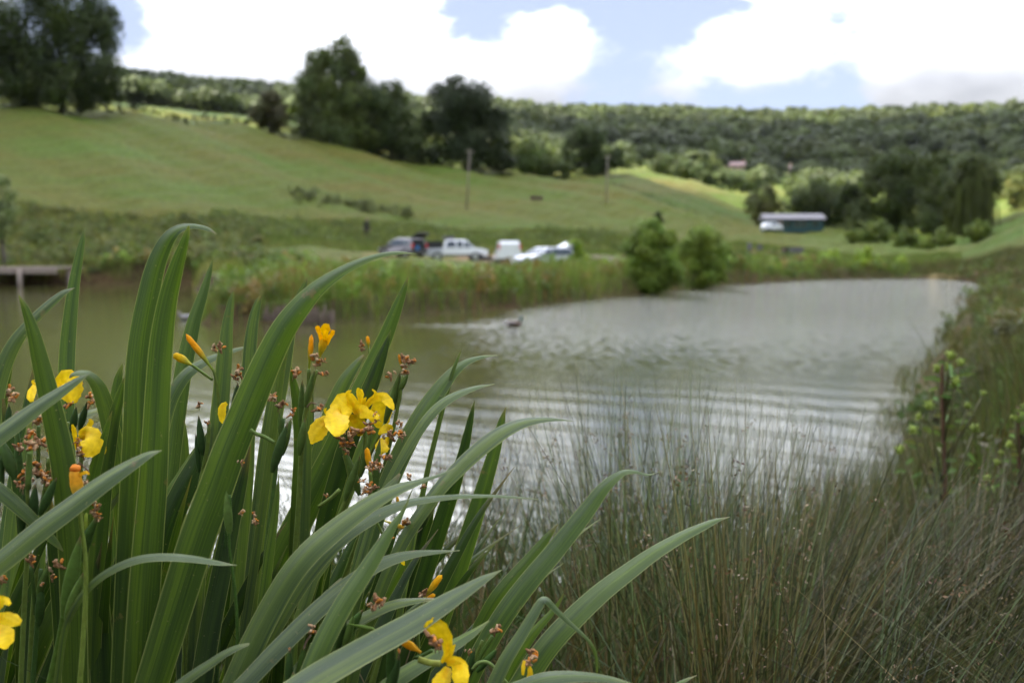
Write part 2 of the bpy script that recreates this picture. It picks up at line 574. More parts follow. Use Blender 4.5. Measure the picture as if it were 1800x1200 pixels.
def build_water():
    V = [(-60, -2, 0), (60, -2, 0), (60, 92, 0), (-60, 92, 0)]
    me = mesh_np("water", V, np.array([[0, 1, 2, 3]]))
    m, t, b = new_mat("pond_water")
    b.inputs["Base Color"].default_value = (.060, .058, .018, 1)
    b.inputs["Roughness"].default_value = .03
    b.inputs["IOR"].default_value = 1.42
    tc = N(t, "ShaderNodeTexCoord")
    sep = N(t, "ShaderNodeSeparateXYZ"); t.links.new(tc.outputs["Object"], sep.inputs[0])
    X, Y = sep.outputs[0], sep.outputs[1]

    def rng_(v, a, b_, c=0, d=1):
        n = N(t, "ShaderNodeMapRange", interpolation_type="SMOOTHSTEP", _in={"From Min": a, "From Max": b_, "To Min": c, "To Max": d})
        t.links.new(v, n.inputs[0])
        return n.outputs[0]
    big = N(t, "ShaderNodeTexNoise", _in={"Scale": .12, "Detail": 3.0}); t.links.new(tc.outputs["Object"], big.inputs["Vector"])
    # wind-ruffled water to the far right, calmer water near and left
    u = math_n(t, "MULTIPLY_ADD", Y, -.10, math_n(t, "MULTIPLY_ADD", big.outputs[0], 5.0, X))
    right = rng_(u, -3.4, 2.6)
    ms = N(t, "ShaderNodeMapping"); ms.inputs["Scale"].default_value = (4.6, 1.15, 1); t.links.new(tc.outputs["Object"], ms.inputs[0])
    mot = N(t, "ShaderNodeTexNoise", _in={"Scale": 1.0, "Detail": 5.0, "Roughness": .65}); t.links.new(ms.outputs[0], mot.inputs["Vector"])
    mot2 = rng_(mot.outputs[0], .36, .64)
    yb = math_n(t, "MULTIPLY_ADD", mot.outputs[0], 17.0, Y)
    chop = math_n(t, "MULTIPLY", math_n(t, "MULTIPLY", right, rng_(yb, 27.0, 48.0)), math_n(t, "MULTIPLY_ADD", mot2, .85, .12))
    n1 = N(t, "ShaderNodeTexNoise", _in={"Scale": 4.2, "Detail": 4.0, "Roughness": .6}); mq = N(t, "ShaderNodeMapping"); mq.inputs["Scale"].default_value = (6.0, 1.6, 1); t.links.new(tc.outputs["Object"], mq.inputs[0]); t.links.new(mq.outputs[0], n1.inputs["Vector"])
    h = math_n(t, "MULTIPLY", n1.outputs[0], math_n(t, "MULTIPLY_ADD", chop, .115, .0035))
    # long low swell rolling in from the duck's wake
    rot = N(t, "ShaderNodeMapping"); rot.inputs["Rotation"].default_value = (0, 0, R(-62)); rot.inputs["Scale"].default_value = (1, 1, 1)
    t.links.new(tc.outputs["Object"], rot.inputs[0])
    wv = N(t, "ShaderNodeTexWave", wave_type="BANDS", bands_direction="X", wave_profile="SIN", _in={"Scale": .27, "Distortion": 5.5, "Detail": 3.0, "Detail Scale": .5, "Detail Roughness": .5})
    t.links.new(rot.outputs[0], wv.inputs[0])
    wmask = math_n(t, "MULTIPLY", rng_(Y, 19, 13), rng_(Y, 3, 9, .35, 1))
    h = math_n(t, "MULTIPLY_ADD", wv.outputs[0], math_n(t, "MULTIPLY", wmask, .0058), h)
    rot2 = N(t, "ShaderNodeMapping"); rot2.inputs["Rotation"].default_value = (0, 0, R(-60))
    t.links.new(tc.outputs["Object"], rot2.inputs[0])
    wv2 = N(t, "ShaderNodeTexWave", wave_type="BANDS", bands_direction="X", _in={"Scale": 1.0, "Distortion": 5.0, "Detail": 3.0, "Detail Scale": .7})
    t.links.new(rot2.outputs[0], wv2.inputs[0])
    h = math_n(t, "MULTIPLY_ADD", wv2.outputs[0], math_n(t, "MULTIPLY", rng_(Y, 23, 13), .0020), h)
    rot3 = N(t, "ShaderNodeMapping"); rot3.inputs["Rotation"].default_value = (0, 0, R(-62)); rot3.inputs["Scale"].default_value = (1.5, .22, 1)
    t.links.new(tc.outputs["Object"], rot3.inputs[0])
    rip = N(t, "ShaderNodeTexNoise", _in={"Scale": 1.0, "Detail": 3.0, "Roughness": .5, "Distortion": .6}); t.links.new(rot3.outputs[0], rip.inputs["Vector"])
    h = math_n(t, "MULTIPLY_ADD", rip.outputs[0], math_n(t, "MULTIPLY_ADD", wmask, .016, .004), h)
    # the duck's V-shaped wake trailing to the left
    for sl_, off, amp in ((.085, 30.75, .022), (-.16, 30.55, .014)):
        line = math_n(t, "ABSOLUTE", math_n(t, "SUBTRACT", Y, math_n(t, "MULTIPLY_ADD", X, -sl_, off)))
        band = math_n(t, "MULTIPLY", rng_(line, .75, .1), math_n(t, "MULTIPLY", rng_(X, .2, -.6), rng_(X, -14, -3)))
        n3 = N(t, "ShaderNodeTexNoise", _in={"Scale": 3.0, "Detail": 2.0}); t.links.new(tc.outputs["Object"], n3.inputs["Vector"])
        h = math_n(t, "MULTIPLY_ADD", n3.outputs[0], math_n(t, "MULTIPLY", band, amp * 2), h)
    bp = N(t, "ShaderNodeBump", _in={"Strength": 1.0, "Distance": 1.0})
    t.links.new(h, bp.inputs["Height"]); t.links.new(bp.outputs[0], b.inputs["Normal"])
    tag(link("water", me, m), kind="structure")


build_water()


# ------------------------------------------------------------------ unseen clouds overhead (put there to shade the pond, near meadow and ridges)
def shade_cloud(name, c, r, seed):
    n, m = 64, 32
    V, F = [], []
    for j in range(m + 1):
        th = math.pi * j / m
        for k in range(n):
            ph = 2 * math.pi * k / n
            d = Vector((math.sin(th) * math.cos(ph), math.sin(th) * math.sin(ph), math.cos(th)))
            q = 1 + .28 * mnoise.fractal(d * 1.8 + Vector((seed, 0, 0)), .9, 2.0, 5)
            zc = d.z if d.z > 0 else d.z * .35
            V.append((c[0] + r[0] * d.x * q, c[1] + r[1] * d.y * q, c[2] + r[2] * zc * q))
    for j in range(m):
        for k in range(n):
            k2 = (k + 1) % n
            F.append((j * n + k, (j + 1) * n + k, (j + 1) * n + k2, j * n + k2))
    me = bpy.data.meshes.new(name); me.from_pydata(V, [], F); me.polygons.foreach_set("use_smooth", np.ones(len(F), bool)); me.update()
    return link(name, me, M["shade_cloud"])


m, t, b = new_mat("cloud_white")
dfc = N(t, "ShaderNodeBsdfDiffuse"); dfc.inputs[0].default_value = (.95, .95, .97, 1)
trc = N(t, "ShaderNodeBsdfTranslucent"); trc.inputs[0].default_value = (.93, .94, .97, 1)
mxc = N(t, "ShaderNodeMixShader"); mxc.inputs[0].default_value = .7
t.links.new(dfc.outputs[0], mxc.inputs[1]); t.links.new(trc.outputs[0], mxc.inputs[2])
t.links.new(mxc.outputs[0], t.nodes["Material Output"].inputs[0])
M["shade_cloud"] = m
for (gx, gy, rx, ry, hc, sd_) in ((-75, 60, 200, 160, 1700, 1.0), (265, 600, 210, 170, 1700, 5.0), (-330, 640, 230, 260, 1750, 9.0)):
    k = hc / SUN.z
    tag(shade_cloud("shade_cloud", (gx + SUN.x * k, gy + SUN.y * k, hc), (rx, ry, 60), sd_), kind="structure")


# ------------------------------------------------------------------ vegetation generators
def rand_unit(n):
    v = rng.normal(size=(n, 3))
    return v / np.linalg.norm(v, axis=1, keepdims=True)


def cards(Cn, Nn, size, col, aspect=.6):
    """one small leaf-shaped face per centre"""
    n = len(Cn)
    t = np.cross(Nn, rand_unit(n)); t /= np.linalg.norm(t, axis=1, keepdims=True) + 1e-9
    s = np.cross(Nn, t)
    size = np.broadcast_to(size, (n,))[:, None]
    V = np.stack([Cn - t * size, Cn + s * size * aspect, Cn + t * size, Cn - s * size * aspect], 1).reshape(-1, 3)
    F = np.arange(4 * n).reshape(n, 4)
    return V, F, np.repeat(col, 4, 0)


def blob_cards(c, r, n, size, base, clumps=14, outward=.65, squash=1.0, var=.25):
    """leaf clumps over and inside one rounded mass"""
    k = max(3, clumps)
    cd = rand_unit(k)
    cr = .72 * r * rng.uniform(.75, 1.12, (k, 1))
    cc = cd * cr * np.array([1, 1, squash])
    pick = rng.integers(0, k, n)
    off = rand_unit(n) * (rng.random((n, 1)) ** .5) * r * .40
    pts = cc[pick] + off
    out = pts + off * 1.2
    out /= np.linalg.norm(out, axis=1, keepdims=True) + 1e-9
    nn = out * outward + rand_unit(n) * (1 - outward)
    nn /= np.linalg.norm(nn, axis=1, keepdims=True) + 1e-9
    clv = rng.uniform(1 - var, 1 + var, (k, 1))
    hue = rng.uniform(-.12, .12, (k, 1))
    col = np.asarray(base)[None, :] * clv[pick] * rng.uniform(.8, 1.2, (n, 1))
    col = col * np.concatenate([1 + hue[pick], np.ones((n, 1)), 1 - hue[pick]], 1)
    return cards(pts + np.asarray(c), nn, size * rng.uniform(.6, 1.3, n), col)


def merge(parts):
    V, F, C, k = [], [], [], 0
    for v, f, c in parts:
        V.append(v); F.append(f + k); C.append(c); k += len(v)
    return np.concatenate(V), np.concatenate(F), np.concatenate(C)


def tree(name, Y, blobs, base, label, cat="tree", group=None, dens=1.0, card_px=4.6, depth=1.0, trunk=None, tr=None, outward=.6, squash=1.0, base_py=None, part="crown", grow=1.17):
    """crown masses given where the photograph shows them, each a ball of leaves of its real size at distance Y"""
    xs = [b_[0] for b_ in blobs]
    tx = trunk if trunk is not None else sum(xs) / len(xs)
    root = P(tx, 300, Y)
    root.z = gz(root.x, root.y) - .1
    e = empty(name, root)
    parts = []
    top = -1e9
    cs = []
    for px, py, rp in blobs:
        c = P(px, py, Y)
        rp = rp * grow
        r = rp * Y / FPX
        c.y += rng.uniform(-.5, .5) * r * depth
        cs.append((c, r))
        n = int(8.0 * math.pi * rp * rp / (card_px * card_px) * dens)
        parts.append(blob_cards(c, r, n, card_px * Y / FPX * .62, base, clumps=int(10 + rp * .35), outward=outward, squash=squash))
        top = max(top, c.z)
    V, F, C = merge(parts)
    zmin = height(V[:, 0], V[:, 1]) + .05
    V[:, 2] = np.maximum(V[:, 2], zmin + rng.random(len(V)) * .02)
    me = mesh_np(part, V, F, col=C)
    link(part, me, M["foliage"], e, True)
    tb = MB()
    th = top - root.z
    rr_ = tr if tr else max(.08, th * .022)
    fork = root + Vector((rng.uniform(-.02, .02) * th, 0, th * .35))
    tb.tube([root, (root + fork) / 2 + Vector((.01 * th, 0, 0)), fork], [rr_ * 1.3, rr_, rr_ * .8], 8)
    for c, r in cs[:9]:
        mid = fork.lerp(c, .5) + Vector((0, 0, .05 * th))
        tb.tube([fork - Vector((0, 0, rr_)), mid, c], [rr_ * .6, rr_ * .35, rr_ * .12], 6)
    tb.build("trunk", M["bark"], e, True, True)
    tag(e, label, cat, group)
    return e


def blades(root, h, w, lean, bend, col, side=None, segs=3, tipw=.12):
    """root (n,3), h, w (n,), lean (n,2) horizontal offset per metre, bend extra curl"""
    n = len(root)
    if side is None:
        a = rng.uniform(0, math.pi, n)
        a = a * .5 - math.pi * .25
        side = np.stack([np.cos(a), np.sin(a), np.zeros(n)], 1)
    V = []
    for i in range(segs + 1):
        t = i / segs
        off = lean * (t + bend[:, None] * t * t) * h[:, None]
        z = h * (t - .25 * bend * t * t * np.linalg.norm(lean, axis=1))
        p = root + np.concatenate([off, z[:, None]], 1)
        ww = (w * (1 - (1 - tipw) * t ** 1.6) / 2)[:, None]
        V.append(p - side * ww); V.append(p + side * ww)
    V = np.stack(V, 1)
    m_ = 2 * (segs + 1)
    F = []
    b0 = np.arange(n)[:, None] * m_
    for i in range(segs):
        F.append(b0 + np.array([[2 * i, 2 * i + 1, 2 * i + 3, 2 * i + 2]]))
    F = np.concatenate(F, 0)
    return V.reshape(-1, 3), F, np.repeat(col, m_, 0)


def patchy(n, cols, x, y, sc=.35):
    """colour of each blade, varying in patches"""
    cols = np.asarray(cols)
    v = np.sin(x * sc + 1.7 * np.sin(y * sc * .7)) * .5 + np.sin(x * sc * 2.7 + y * sc * 1.3 + 2) * .3 + rng.normal(0, .35, n)
    q = np.clip((v + 1.1) / 2.2, 0, .999) * len(cols)
    c = cols[q.astype(int)]
    return c * rng.uniform(.7, 1.3, (n, 1))


# ------------------------------------------------------------------ far hillside woods
def hill_wood():
    parts = []
    n = 6800
    Yc = rng.uniform(330, 960, n)
    pxc = rng.uniform(-150, 1950, n)
    keep = rng.random(n) < (Yc / 960) ** .7
    x = (pxc - 900) / FPX * Yc
    y = Yc
    ok = keep & ((pxc < 1010) | (y > 600) | (pxc > 1560) & (y > 540))
    # scattered trees and hedges round the valley fields
    lower = (pxc >= 1010) & (y <= 600) & (rng.random(n) < .33)
    lower &= ~((pxc > 1110) & (pxc < 1185) & (y < 470))
    ok |= lower
    for h0, h1 in ((1264, 1320), (1366, 1398), (1158, 1186)):
        ok &= ~((pxc > h0) & (pxc < h1) & (y > 330) & (y < 600))
    x, y, pxc = x[ok], y[ok], pxc[ok]
    z = height(x, y)
    tall = rng.uniform(8, 15, len(x)) * np.where(y < 600, .62, 1)
    rad = rng.uniform(4.8, 9.6, len(x)) * np.where(y < 600, .72, 1)
    for i in range(len(x)):
        if y[i] < 330: continue
        q = mnoise.noise(Vector((x[i] * .02, y[i] * .02, 3)))
        g = np.array([.044, .058, .018]) * (1 + .6 * q) * random.uniform(.65, 1.35)
        if random.random() < .18: g = g * np.array([1.25, 1.15, .9])
        if pxc[i] > 1030 and y[i] < 640: g = g * 1.0
        k = int(np.clip(44000 / y[i], 45, 95))
        d = rand_unit(k); d[:, 2] = np.abs(d[:, 2]) * 1.1 - .25
        c = np.array([x[i], y[i], z[i] + tall[i] * .55])
        e = d * np.array([rad[i], rad[i], tall[i] * .55]) * rng.uniform(.78, 1.08, (k, 1))
        nn = d * .75 + rand_unit(k) * .3
        nn /= np.linalg.norm(nn, axis=1, keepdims=True)
        col = g[None, :] * rng.uniform(.8, 1.2, (k, 1))
        parts.append(cards(c + e, nn, rng.uniform(1.0, 1.9, k) * rad[i] / 5.5, col, .8))
    V, F, C = merge(parts)
    tag(link("hillside_wood", mesh_np("hillside_wood", V, F, col=C), M["foliage"]), "far-off green woodland covering the hills under the sky", "wood", kind="stuff")


hill_wood()

DK = (.038, .056, .014)     # dark broadleaf
MD = (.065, .092, .022)
LT = (.125, .18, .035)
OL = (.085, .090, .030)
G1 = "trees along the crest of the meadow"
tree("oak_tree", 172, [(60, 60, 75), (115, 20, 70), (160, 85, 52), (188, 135, 38), (60, 135, 58), (15, 60, 50), (118, 145, 58), (5, 130, 48), (90, -35, 60), (186, 55, 32), (165, 25, 35), (-25, 100, 55), (195, 168, 24), (150, 168, 30), (40, 165, 30), (-30, 30, 50)], DK,
     "huge dark spreading oak standing alone at the upper end of the meadow", group=G1, dens=1.0, grow=1.07, trunk=112)
tree("bushy_tree", 184, [(475, 190, 28), (458, 205, 20), (494, 207, 22), (474, 215, 22)], (.055, .05, .022), "small brownish round tree standing left of the tall double-topped tree", group=G1)
tree("tall_tree", 190, [(595, 95, 33), (565, 115, 30), (588, 150, 45), (545, 140, 26), (622, 130, 24), (590, 215, 55), (555, 225, 40), (632, 232, 40), (600, 245, 34), (545, 180, 28), (622, 180, 30)], (.075, .098, .026),
     "tallest crest tree, paler green with a narrow knobbly top", group=G1, dens=1.3)
tree("broad_tree", 194, [(665, 180, 42), (700, 215, 46), (655, 235, 46), (720, 255, 34), (680, 265, 34), (645, 200, 36), (738, 280, 18), (690, 170, 26)], DK,
     "dark broad tree between the tall pale tree and the dome-topped one", group=G1)
tree("domed_tree", 196, [(812, 185, 46), (788, 175, 34), (835, 185, 36), (850, 228, 44), (792, 240, 44), (868, 262, 32), (822, 270, 42), (765, 215, 24), (800, 152, 18), (870, 210, 24), (885, 285, 22), (775, 280, 26)], (.024, .037, .011),
     "darkest dome-topped tree behind the nearer utility pole", group=G1)
tree("round_bush", 204, [(930, 280, 30), (910, 292, 24), (948, 296, 22)], MD, "mid-green bush right of the dark dome-topped tree", "bush", G1)
tree("spreading_bush", 206, [(968, 292, 22), (990, 302, 17), (955, 305, 16)], (.07, .09, .03), "low paler bush beside the crest tree behind the farther pole", "bush", G1)
tree("crest_tree", 214, [(1035, 248, 30), (1012, 266, 26), (1058, 270, 30), (1040, 295, 28), (1080, 282, 17), (1003, 290, 18), (1022, 240, 16), (1088, 268, 10)], (.038, .056, .017),
     "rounded tree ending the crest row, just left of the farther utility pole", group=G1)


def hedge(name, pts, hpx, col, label, dens=1.0):
    """pts: (px, py of the hedge foot)"""
    e = None
    parts = []
    for (a, b_) in zip(pts[:-1], pts[1:]):
        n = max(2, int(abs(b_[0] - a[0]) / (hpx * .9)))
        for i in range(n):
            q = i / n
            px = a[0] + (b_[0] - a[0]) * q; py = a[1] + (b_[1] - a[1]) * q
            g = P(px, 300, a[2] + (b_[2] - a[2]) * q)
            g.z = gz(g.x, g.y)
            if e is None: e = empty(name, g)
            r = hpx * g.y / FPX * random.uniform(.45, .75)
            parts.append(blob_cards((g.x, g.y, g.z + r * .8), r, int(120 * dens), r * .16, col, 8))
    V, F, C = merge(parts)
    V[:, 2] = np.maximum(V[:, 2], height(V[:, 0], V[:, 1]) + .05)
    link("foliage", mesh_np("foliage", V, F, col=C), M["foliage"], e, True)
    tag(e, label, "hedge", "field hedges")


hedge("field_hedge", [(-60, 190, 174), (200, 205, 178), (420, 222, 184), (520, 240, 188), (600, 262, 192), (760, 297, 196), (900, 309, 202)], 19, (.028, .036, .013), "long low dark hedge running along the crest of the meadow")
hedge("field_hedge", [(1075, 328, 192), (1130, 350, 180), (1200, 369, 172), (1290, 390, 165)], 6, (.04, .055, .02), "thin dark hedge line dividing the two sloping fields", .7)
GV = "dark trees in the dip beyond the second field"
for px, py, r, Y in ((1168, 288, 20, 285), (1192, 300, 22, 285), (1228, 308, 20, 288), (1262, 318, 18, 290), (1292, 318, 15, 300), (1320, 322, 18, 305)):
    lab = {1168: "leafy tree at the upper left end of the row beyond the pale field", 1192: "dark rounded tree, second along the row beyond the pale field", 1228: "dark tree in the middle of the row, below the hillside houses",
           1262: "low dark tree below the pinkish stone house", 1292: "small tree under the gap between the two stone houses", 1320: "last tree of the row, just left of the olive round one"}[px]
    tree("valley_tree", Y, [(px, py, r), (px - r * .7, py + 4, r * .7), (px + r * .7, py + 5, r * .7)], (.045, .062, .02), lab, group=GV)
G2 = "trees round the green hut"  # dark greens below stand in for weak light on the right-hand trees
tree("round_tree", 182, [(1342, 352, 26), (1325, 362, 18), (1358, 364, 20), (1340, 375, 22)], OL, "olive-brown rounded tree left of the green hut", group=G2)
tree("dark_tree", 190, [(1420, 352, 32), (1450, 345, 30), (1393, 372, 24), (1450, 378, 34), (1480, 368, 28), (1410, 385, 20)], (.045, .060, .018), "dark mass of branches right behind the hut roof", group=G2)
tree("dark_tree", 176, [(1565, 295, 32), (1540, 318, 28), (1600, 305, 32), (1560, 350, 42), (1605, 365, 40), (1520, 365, 30), (1585, 275, 18), (1570, 395, 34), (1510, 395, 28), (1545, 280, 14)], (.048, .065, .018), "tall dark tree with flat top, right of the green hut", group=G2)
tree("dark_tree", 168, [(1638, 300, 30), (1650, 340, 38), (1625, 390, 38), (1660, 385, 36), (1655, 290, 18)], (.055, .072, .02), "dark tree between the flat-topped tree and the willow", group=G2)
# the willow: curtains of drooping twigs
wil = tree("willow_tree", 150, [(1700, 295, 26), (1722, 310, 28), (1692, 330, 30), (1738, 325, 20), (1700, 290, 18), (1685, 370, 26), (1715, 385, 26), (1735, 360, 18), (1755, 335, 8)], (.055, .068, .02), "dark weeping willow with hanging curtains of branches", group=G2)
parts = []
nw = 3600
cx_ = rng.normal(1712, 21, nw); topy = 300 + rng.uniform(0, 60, nw) + np.abs(cx_ - 1715) * .9 + 14 * np.sin(cx_ * .35)
ln = rng.uniform(50, 110, nw) * (1 - .25 * rng.random(nw))
Yw = 150 + rng.uniform(-4, 4, nw)
rt = np.array([list(P(a, b_ + c, Yy)) for a, b_, c, Yy in zip(cx_, topy, ln, Yw)])
keepw = rt[:, 2] > height(rt[:, 0], rt[:, 1])
rt = rt[keepw]; hh = (ln[keepw]) * 150 / FPX
parts = [blades(rt, hh, np.full(len(rt), .16), rng.normal(0, .05, (len(rt), 2)), np.zeros(len(rt)), np.array([.06, .07, .022]) * rng.uniform(.6, 1.4, (len(rt), 1)))]
V, F, C = merge(parts)
link("hanging_twigs", mesh_np("hanging_twigs", V, F, col=C), M["foliage"], wil, True)
tree("pale_tree", 200, [(1785, 325, 18), (1772, 345, 18), (1795, 350, 20), (1790, 370, 14)], (.10, .105, .035), "pale yellowish-green tree right of the willow, at the picture's edge", group=G2)
tree("leafy_tree", 178, [(1490, 330, 14), (1500, 345, 16), (1480, 350, 14)], (.04, .055, .018), "small dark tree filling the gap above the hut's right end", group=G2)
G3 = "bushes below the dark trees"
for i, (px, py, r, lab) in enumerate(((1543, 408, 22, "rounded bush at the foot of the flat-topped dark tree"), (1505, 415, 14, "small bush between the hut and the rounded bush"), (1625, 432, 20, "bright green low bush below the dark trees, above the far bank"),
                                      (1660, 418, 18, "bush at the willow's foot, on its left"), (1590, 420, 18, "dull green bush between the rounded and the bright one"), (1720, 405, 20, "leafy bush under the willow's right side"))):
    tree("low_bush", 138 - i, [(px, py, r), (px - r * .6, py + 4, r * .7), (px + r * .6, py + 4, r * .7)], (.11, .145, .035) if i != 2 else (.17, .22, .045), lab, "bush", G3)
tree("bank_bush", 53.5, [(1140, 420, 28), (1128, 452, 32), (1160, 455, 36), (1145, 488, 34), (1112, 438, 16), (1168, 420, 18), (1120, 490, 22), (1175, 485, 22), (1150, 398, 14)], LT, "bright green bush growing on the water's edge, the taller of two", "bush", "bushes on the bank", card_px=4.2, grow=1.3, dens=1.4)
tree("bank_bush", 61, [(1235, 425, 24), (1222, 455, 28), (1252, 452, 28), (1238, 482, 24), (1210, 430, 14), (1262, 480, 14), (1222, 410, 10)], (.145, .20, .04), "rounder and lower bright green bush right of the tallest bank bush", "bush", "bushes on the bank", card_px=4.2, grow=1.3, dens=1.4)
tree("bank_bush", 70, [(1277, 438, 12), (1284, 450, 10), (1272, 460, 10)], (.14, .19, .045), "small bush peeping out behind the rounder bright green bush", "bush", "bushes on the bank", card_px=4)
tree("bank_bush", 68, [(1010, 438, 14), (1022, 450, 13), (1000, 452, 11), (1012, 428, 8)], (.21, .29, .05), "light green bush right of the silver car", "bush", "bushes on the bank", card_px=4)
tree("dark_shrub", 74, [(1157, 378, 8), (1160, 390, 7), (1155, 396, 6)], (.02, .028, .01), "little dark shrub peeping over the tallest bank bush", "bush", card_px=4)
for px, py, r, lab in ((1420, 466, 13, "slim dark green shrub on the far shore, below the grey trailer"), (1465, 464, 16, "tallest shrub on the far shore"), (1516, 464, 17, "bushy yellow-green shrub, right of the tallest far-shore shrub"),
                       (1545, 470, 11, "small shrub right of the bushy yellow-green one"), (1585, 472, 14, "dark round shrub where the far shore meets the grass"), (1330, 468, 10, "low shrub among the brown reeds below the garden chairs")):
    tree("shore_shrub", 84, [(px, py, r), (px - r * .4, py + r * .6, r * .75), (px + r * .4, py + r * .6, r * .75), (px, py - r * .9, r * .75)], (.22, .30, .055), lab, "shrub", "shrubs along the far shore", card_px=4, grow=1.3)
tree("pale_shrub", 68, [(-10, 350, 26), (0, 320, 14), (2, 375, 24), (-5, 395, 26), (14, 385, 9)], (.13, .165, .10), "pale grey-green shrub cut off by the left edge, above the jetty", "shrub", card_px=4, dens=.6)


# ------------------------------------------------------------------ reeds and rough grass on the banks
def scatter(npts, fn, xr, yr):
    x = rng.uniform(*xr, npts); y = rng.uniform(*yr, npts)
    k = fn(x, y)
    return x[k], y[k]


def stuff_blades(name, x, y, hfun, wfun, cols, label, cat, lean=.12, sc=.35, bend=.3, extra=None):
    n = len(x)
    z = height(x, y)
    root = np.stack([x, y, z - .03], 1)
    h = hfun(x, y) * rng.uniform(.6, 1.25, n)
    w = wfun(x, y)
    V, F, C = blades(root, h, w, rng.normal(0, lean, (n, 2)), rng.uniform(0, bend * 2, n), patchy(n, cols, x, y, sc))
    ps = [(V, F, C)]
    if extra: ps += extra
    V, F, C = merge(ps)
    return tag(link(name, mesh_np(name, V, F, col=C), M["blade"]), label, cat, kind="stuff")


REED = [(.19, .10, .055), (.14, .17, .05), (.10, .15, .038), (.15, .20, .048), (.20, .20, .08), (.10, .125, .038)]


def band(a, b_):
    return lambda x, y: (lambda sd: (sd > a) & (sd < b_))(pond_sd(x, y))


def clumps_along(fn, n, xr, yr, rr_, col, px_card=4):
    out = []
    x, y = scatter(n, fn, xr, yr)
    z = height(x, y)
    for i in range(len(x)):
        r = random.uniform(*rr_)
        c = np.array(col[random.randrange(len(col))]) * random.uniform(.75, 1.25)
        out.append(blob_cards((x[i], y[i], z[i] + r * .55), r, 170, r * .115, c, 6, outward=.5))
    return out


fx = lambda x, y: (pond_sd(x, y) > -.25) & (pond_sd(x, y) < 9) & (y > 28) & (x / y > -.36) & (x > -.34 * y + .5) & (x < .395 * y)
x, y = scatter(150000, lambda x, y: fx(x, y) & (rng.random(len(x)) < np.clip(1.3 - pond_sd(x, y) / 10, .25, 1)) & ((x > -12) & (y > 30) | (y > 66)), (-30, 36), (30, 96))
ext = clumps_along(lambda x, y: (pond_sd(x, y) > .2) & (pond_sd(x, y) < 8) & ((x > -12) | (y > 66)) & (x < .39 * y), 5200, (-30, 36), (30, 92), (.35, .75), [(.13, .19, .045), (.17, .24, .05), (.09, .125, .04), (.22, .16, .08)])
stuff_blades("bank_reeds", x, y, lambda x, y: np.where(pond_sd(x, y) < 4, 1.0, .42) + .2 * np.sin(x * .8) - np.where(y > 66, .3, 0), lambda x, y: np.full(len(x), .035), REED, "tall green and reddish reeds and weeds along the far bank of the pond", "reeds", extra=ext)
# left bank above the jetty
x, y = scatter(90000, lambda x, y: (pond_sd(x, y) > -.2) & (x / y < -.27) & (x / y > -.62), (-62, -16), (58, 104))
ext = clumps_along(lambda x, y: (pond_sd(x, y) > .4) & (x / y < -.25) & (x / y > -.58), 2400, (-58, -16), (60, 102), (.4, .9), [(.10, .115, .035), (.125, .125, .045), (.09, .115, .03)])
stuff_blades("rough_grass", x, y, lambda x, y: .55 + .2 * np.sin(x * .7), lambda x, y: np.full(len(x), .045), [(.19, .19, .07), (.15, .17, .05), (.23, .21, .10), (.12, .14, .04)], "rough grey-green grass on the left bank around the jetty", "grass", extra=ext)
# rough grass and weeds along the foot of the meadow
x, y = scatter(90000, lambda x, y: (x / y > -.30) & (x / y < .45) & (y > 84), (-50, 48), (84, 110))
ext = clumps_along(lambda x, y: (x / y > -.30) & (x / y < .18) & (y > 90), 900, (-34, 20), (90, 108), (.3, .7), [(.11, .135, .045), (.13, .155, .05)])
ext += clumps_along(lambda x, y: (x / y > -.22) & (x / y < -.10), 90, (-30, -12), (118, 126), (.4, .8), [(.08, .09, .035)])
stuff_blades("meadow_grass", x, y, lambda x, y: np.full(len(x), .42), lambda x, y: np.full(len(x), .05), [(.105, .135, .042), (.12, .15, .045), (.15, .15, .065)], "rough tufty grass at the foot of the sloping meadow", "grass", extra=ext)
# the right-hand bank
rb = lambda x, y: (pond_sd(x, y) > -.3) & (pond_sd(x, y) < 16) & (x > .34 * y) & (x < .60 * y)
BR = [(.085, .095, .035), (.10, .09, .045), (.065, .085, .028), (.125, .11, .06), (.05, .062, .02), (.11, .07, .045)]
x, y = scatter(150000, rb, (3, 48), (13, 90))
ext = clumps_along(lambda x, y: rb(x, y) & (pond_sd(x, y) < 4), 1500, (4, 46), (14, 88), (.25, .6), [(.10, .13, .04), (.13, .10, .05), (.12, .16, .045), (.09, .085, .04)])
stuff_blades("bank_grass", x, y, lambda x, y: (.55 + .25 * np.sin(x * 1.3 + y)) * np.clip(.45 + pond_sd(x, y) * .2, .4, 1), lambda x, y: .006 + y * .0006, BR, "long brownish-green grass covering the right-hand bank", "grass", lean=.22, sc=.9, extra=ext)


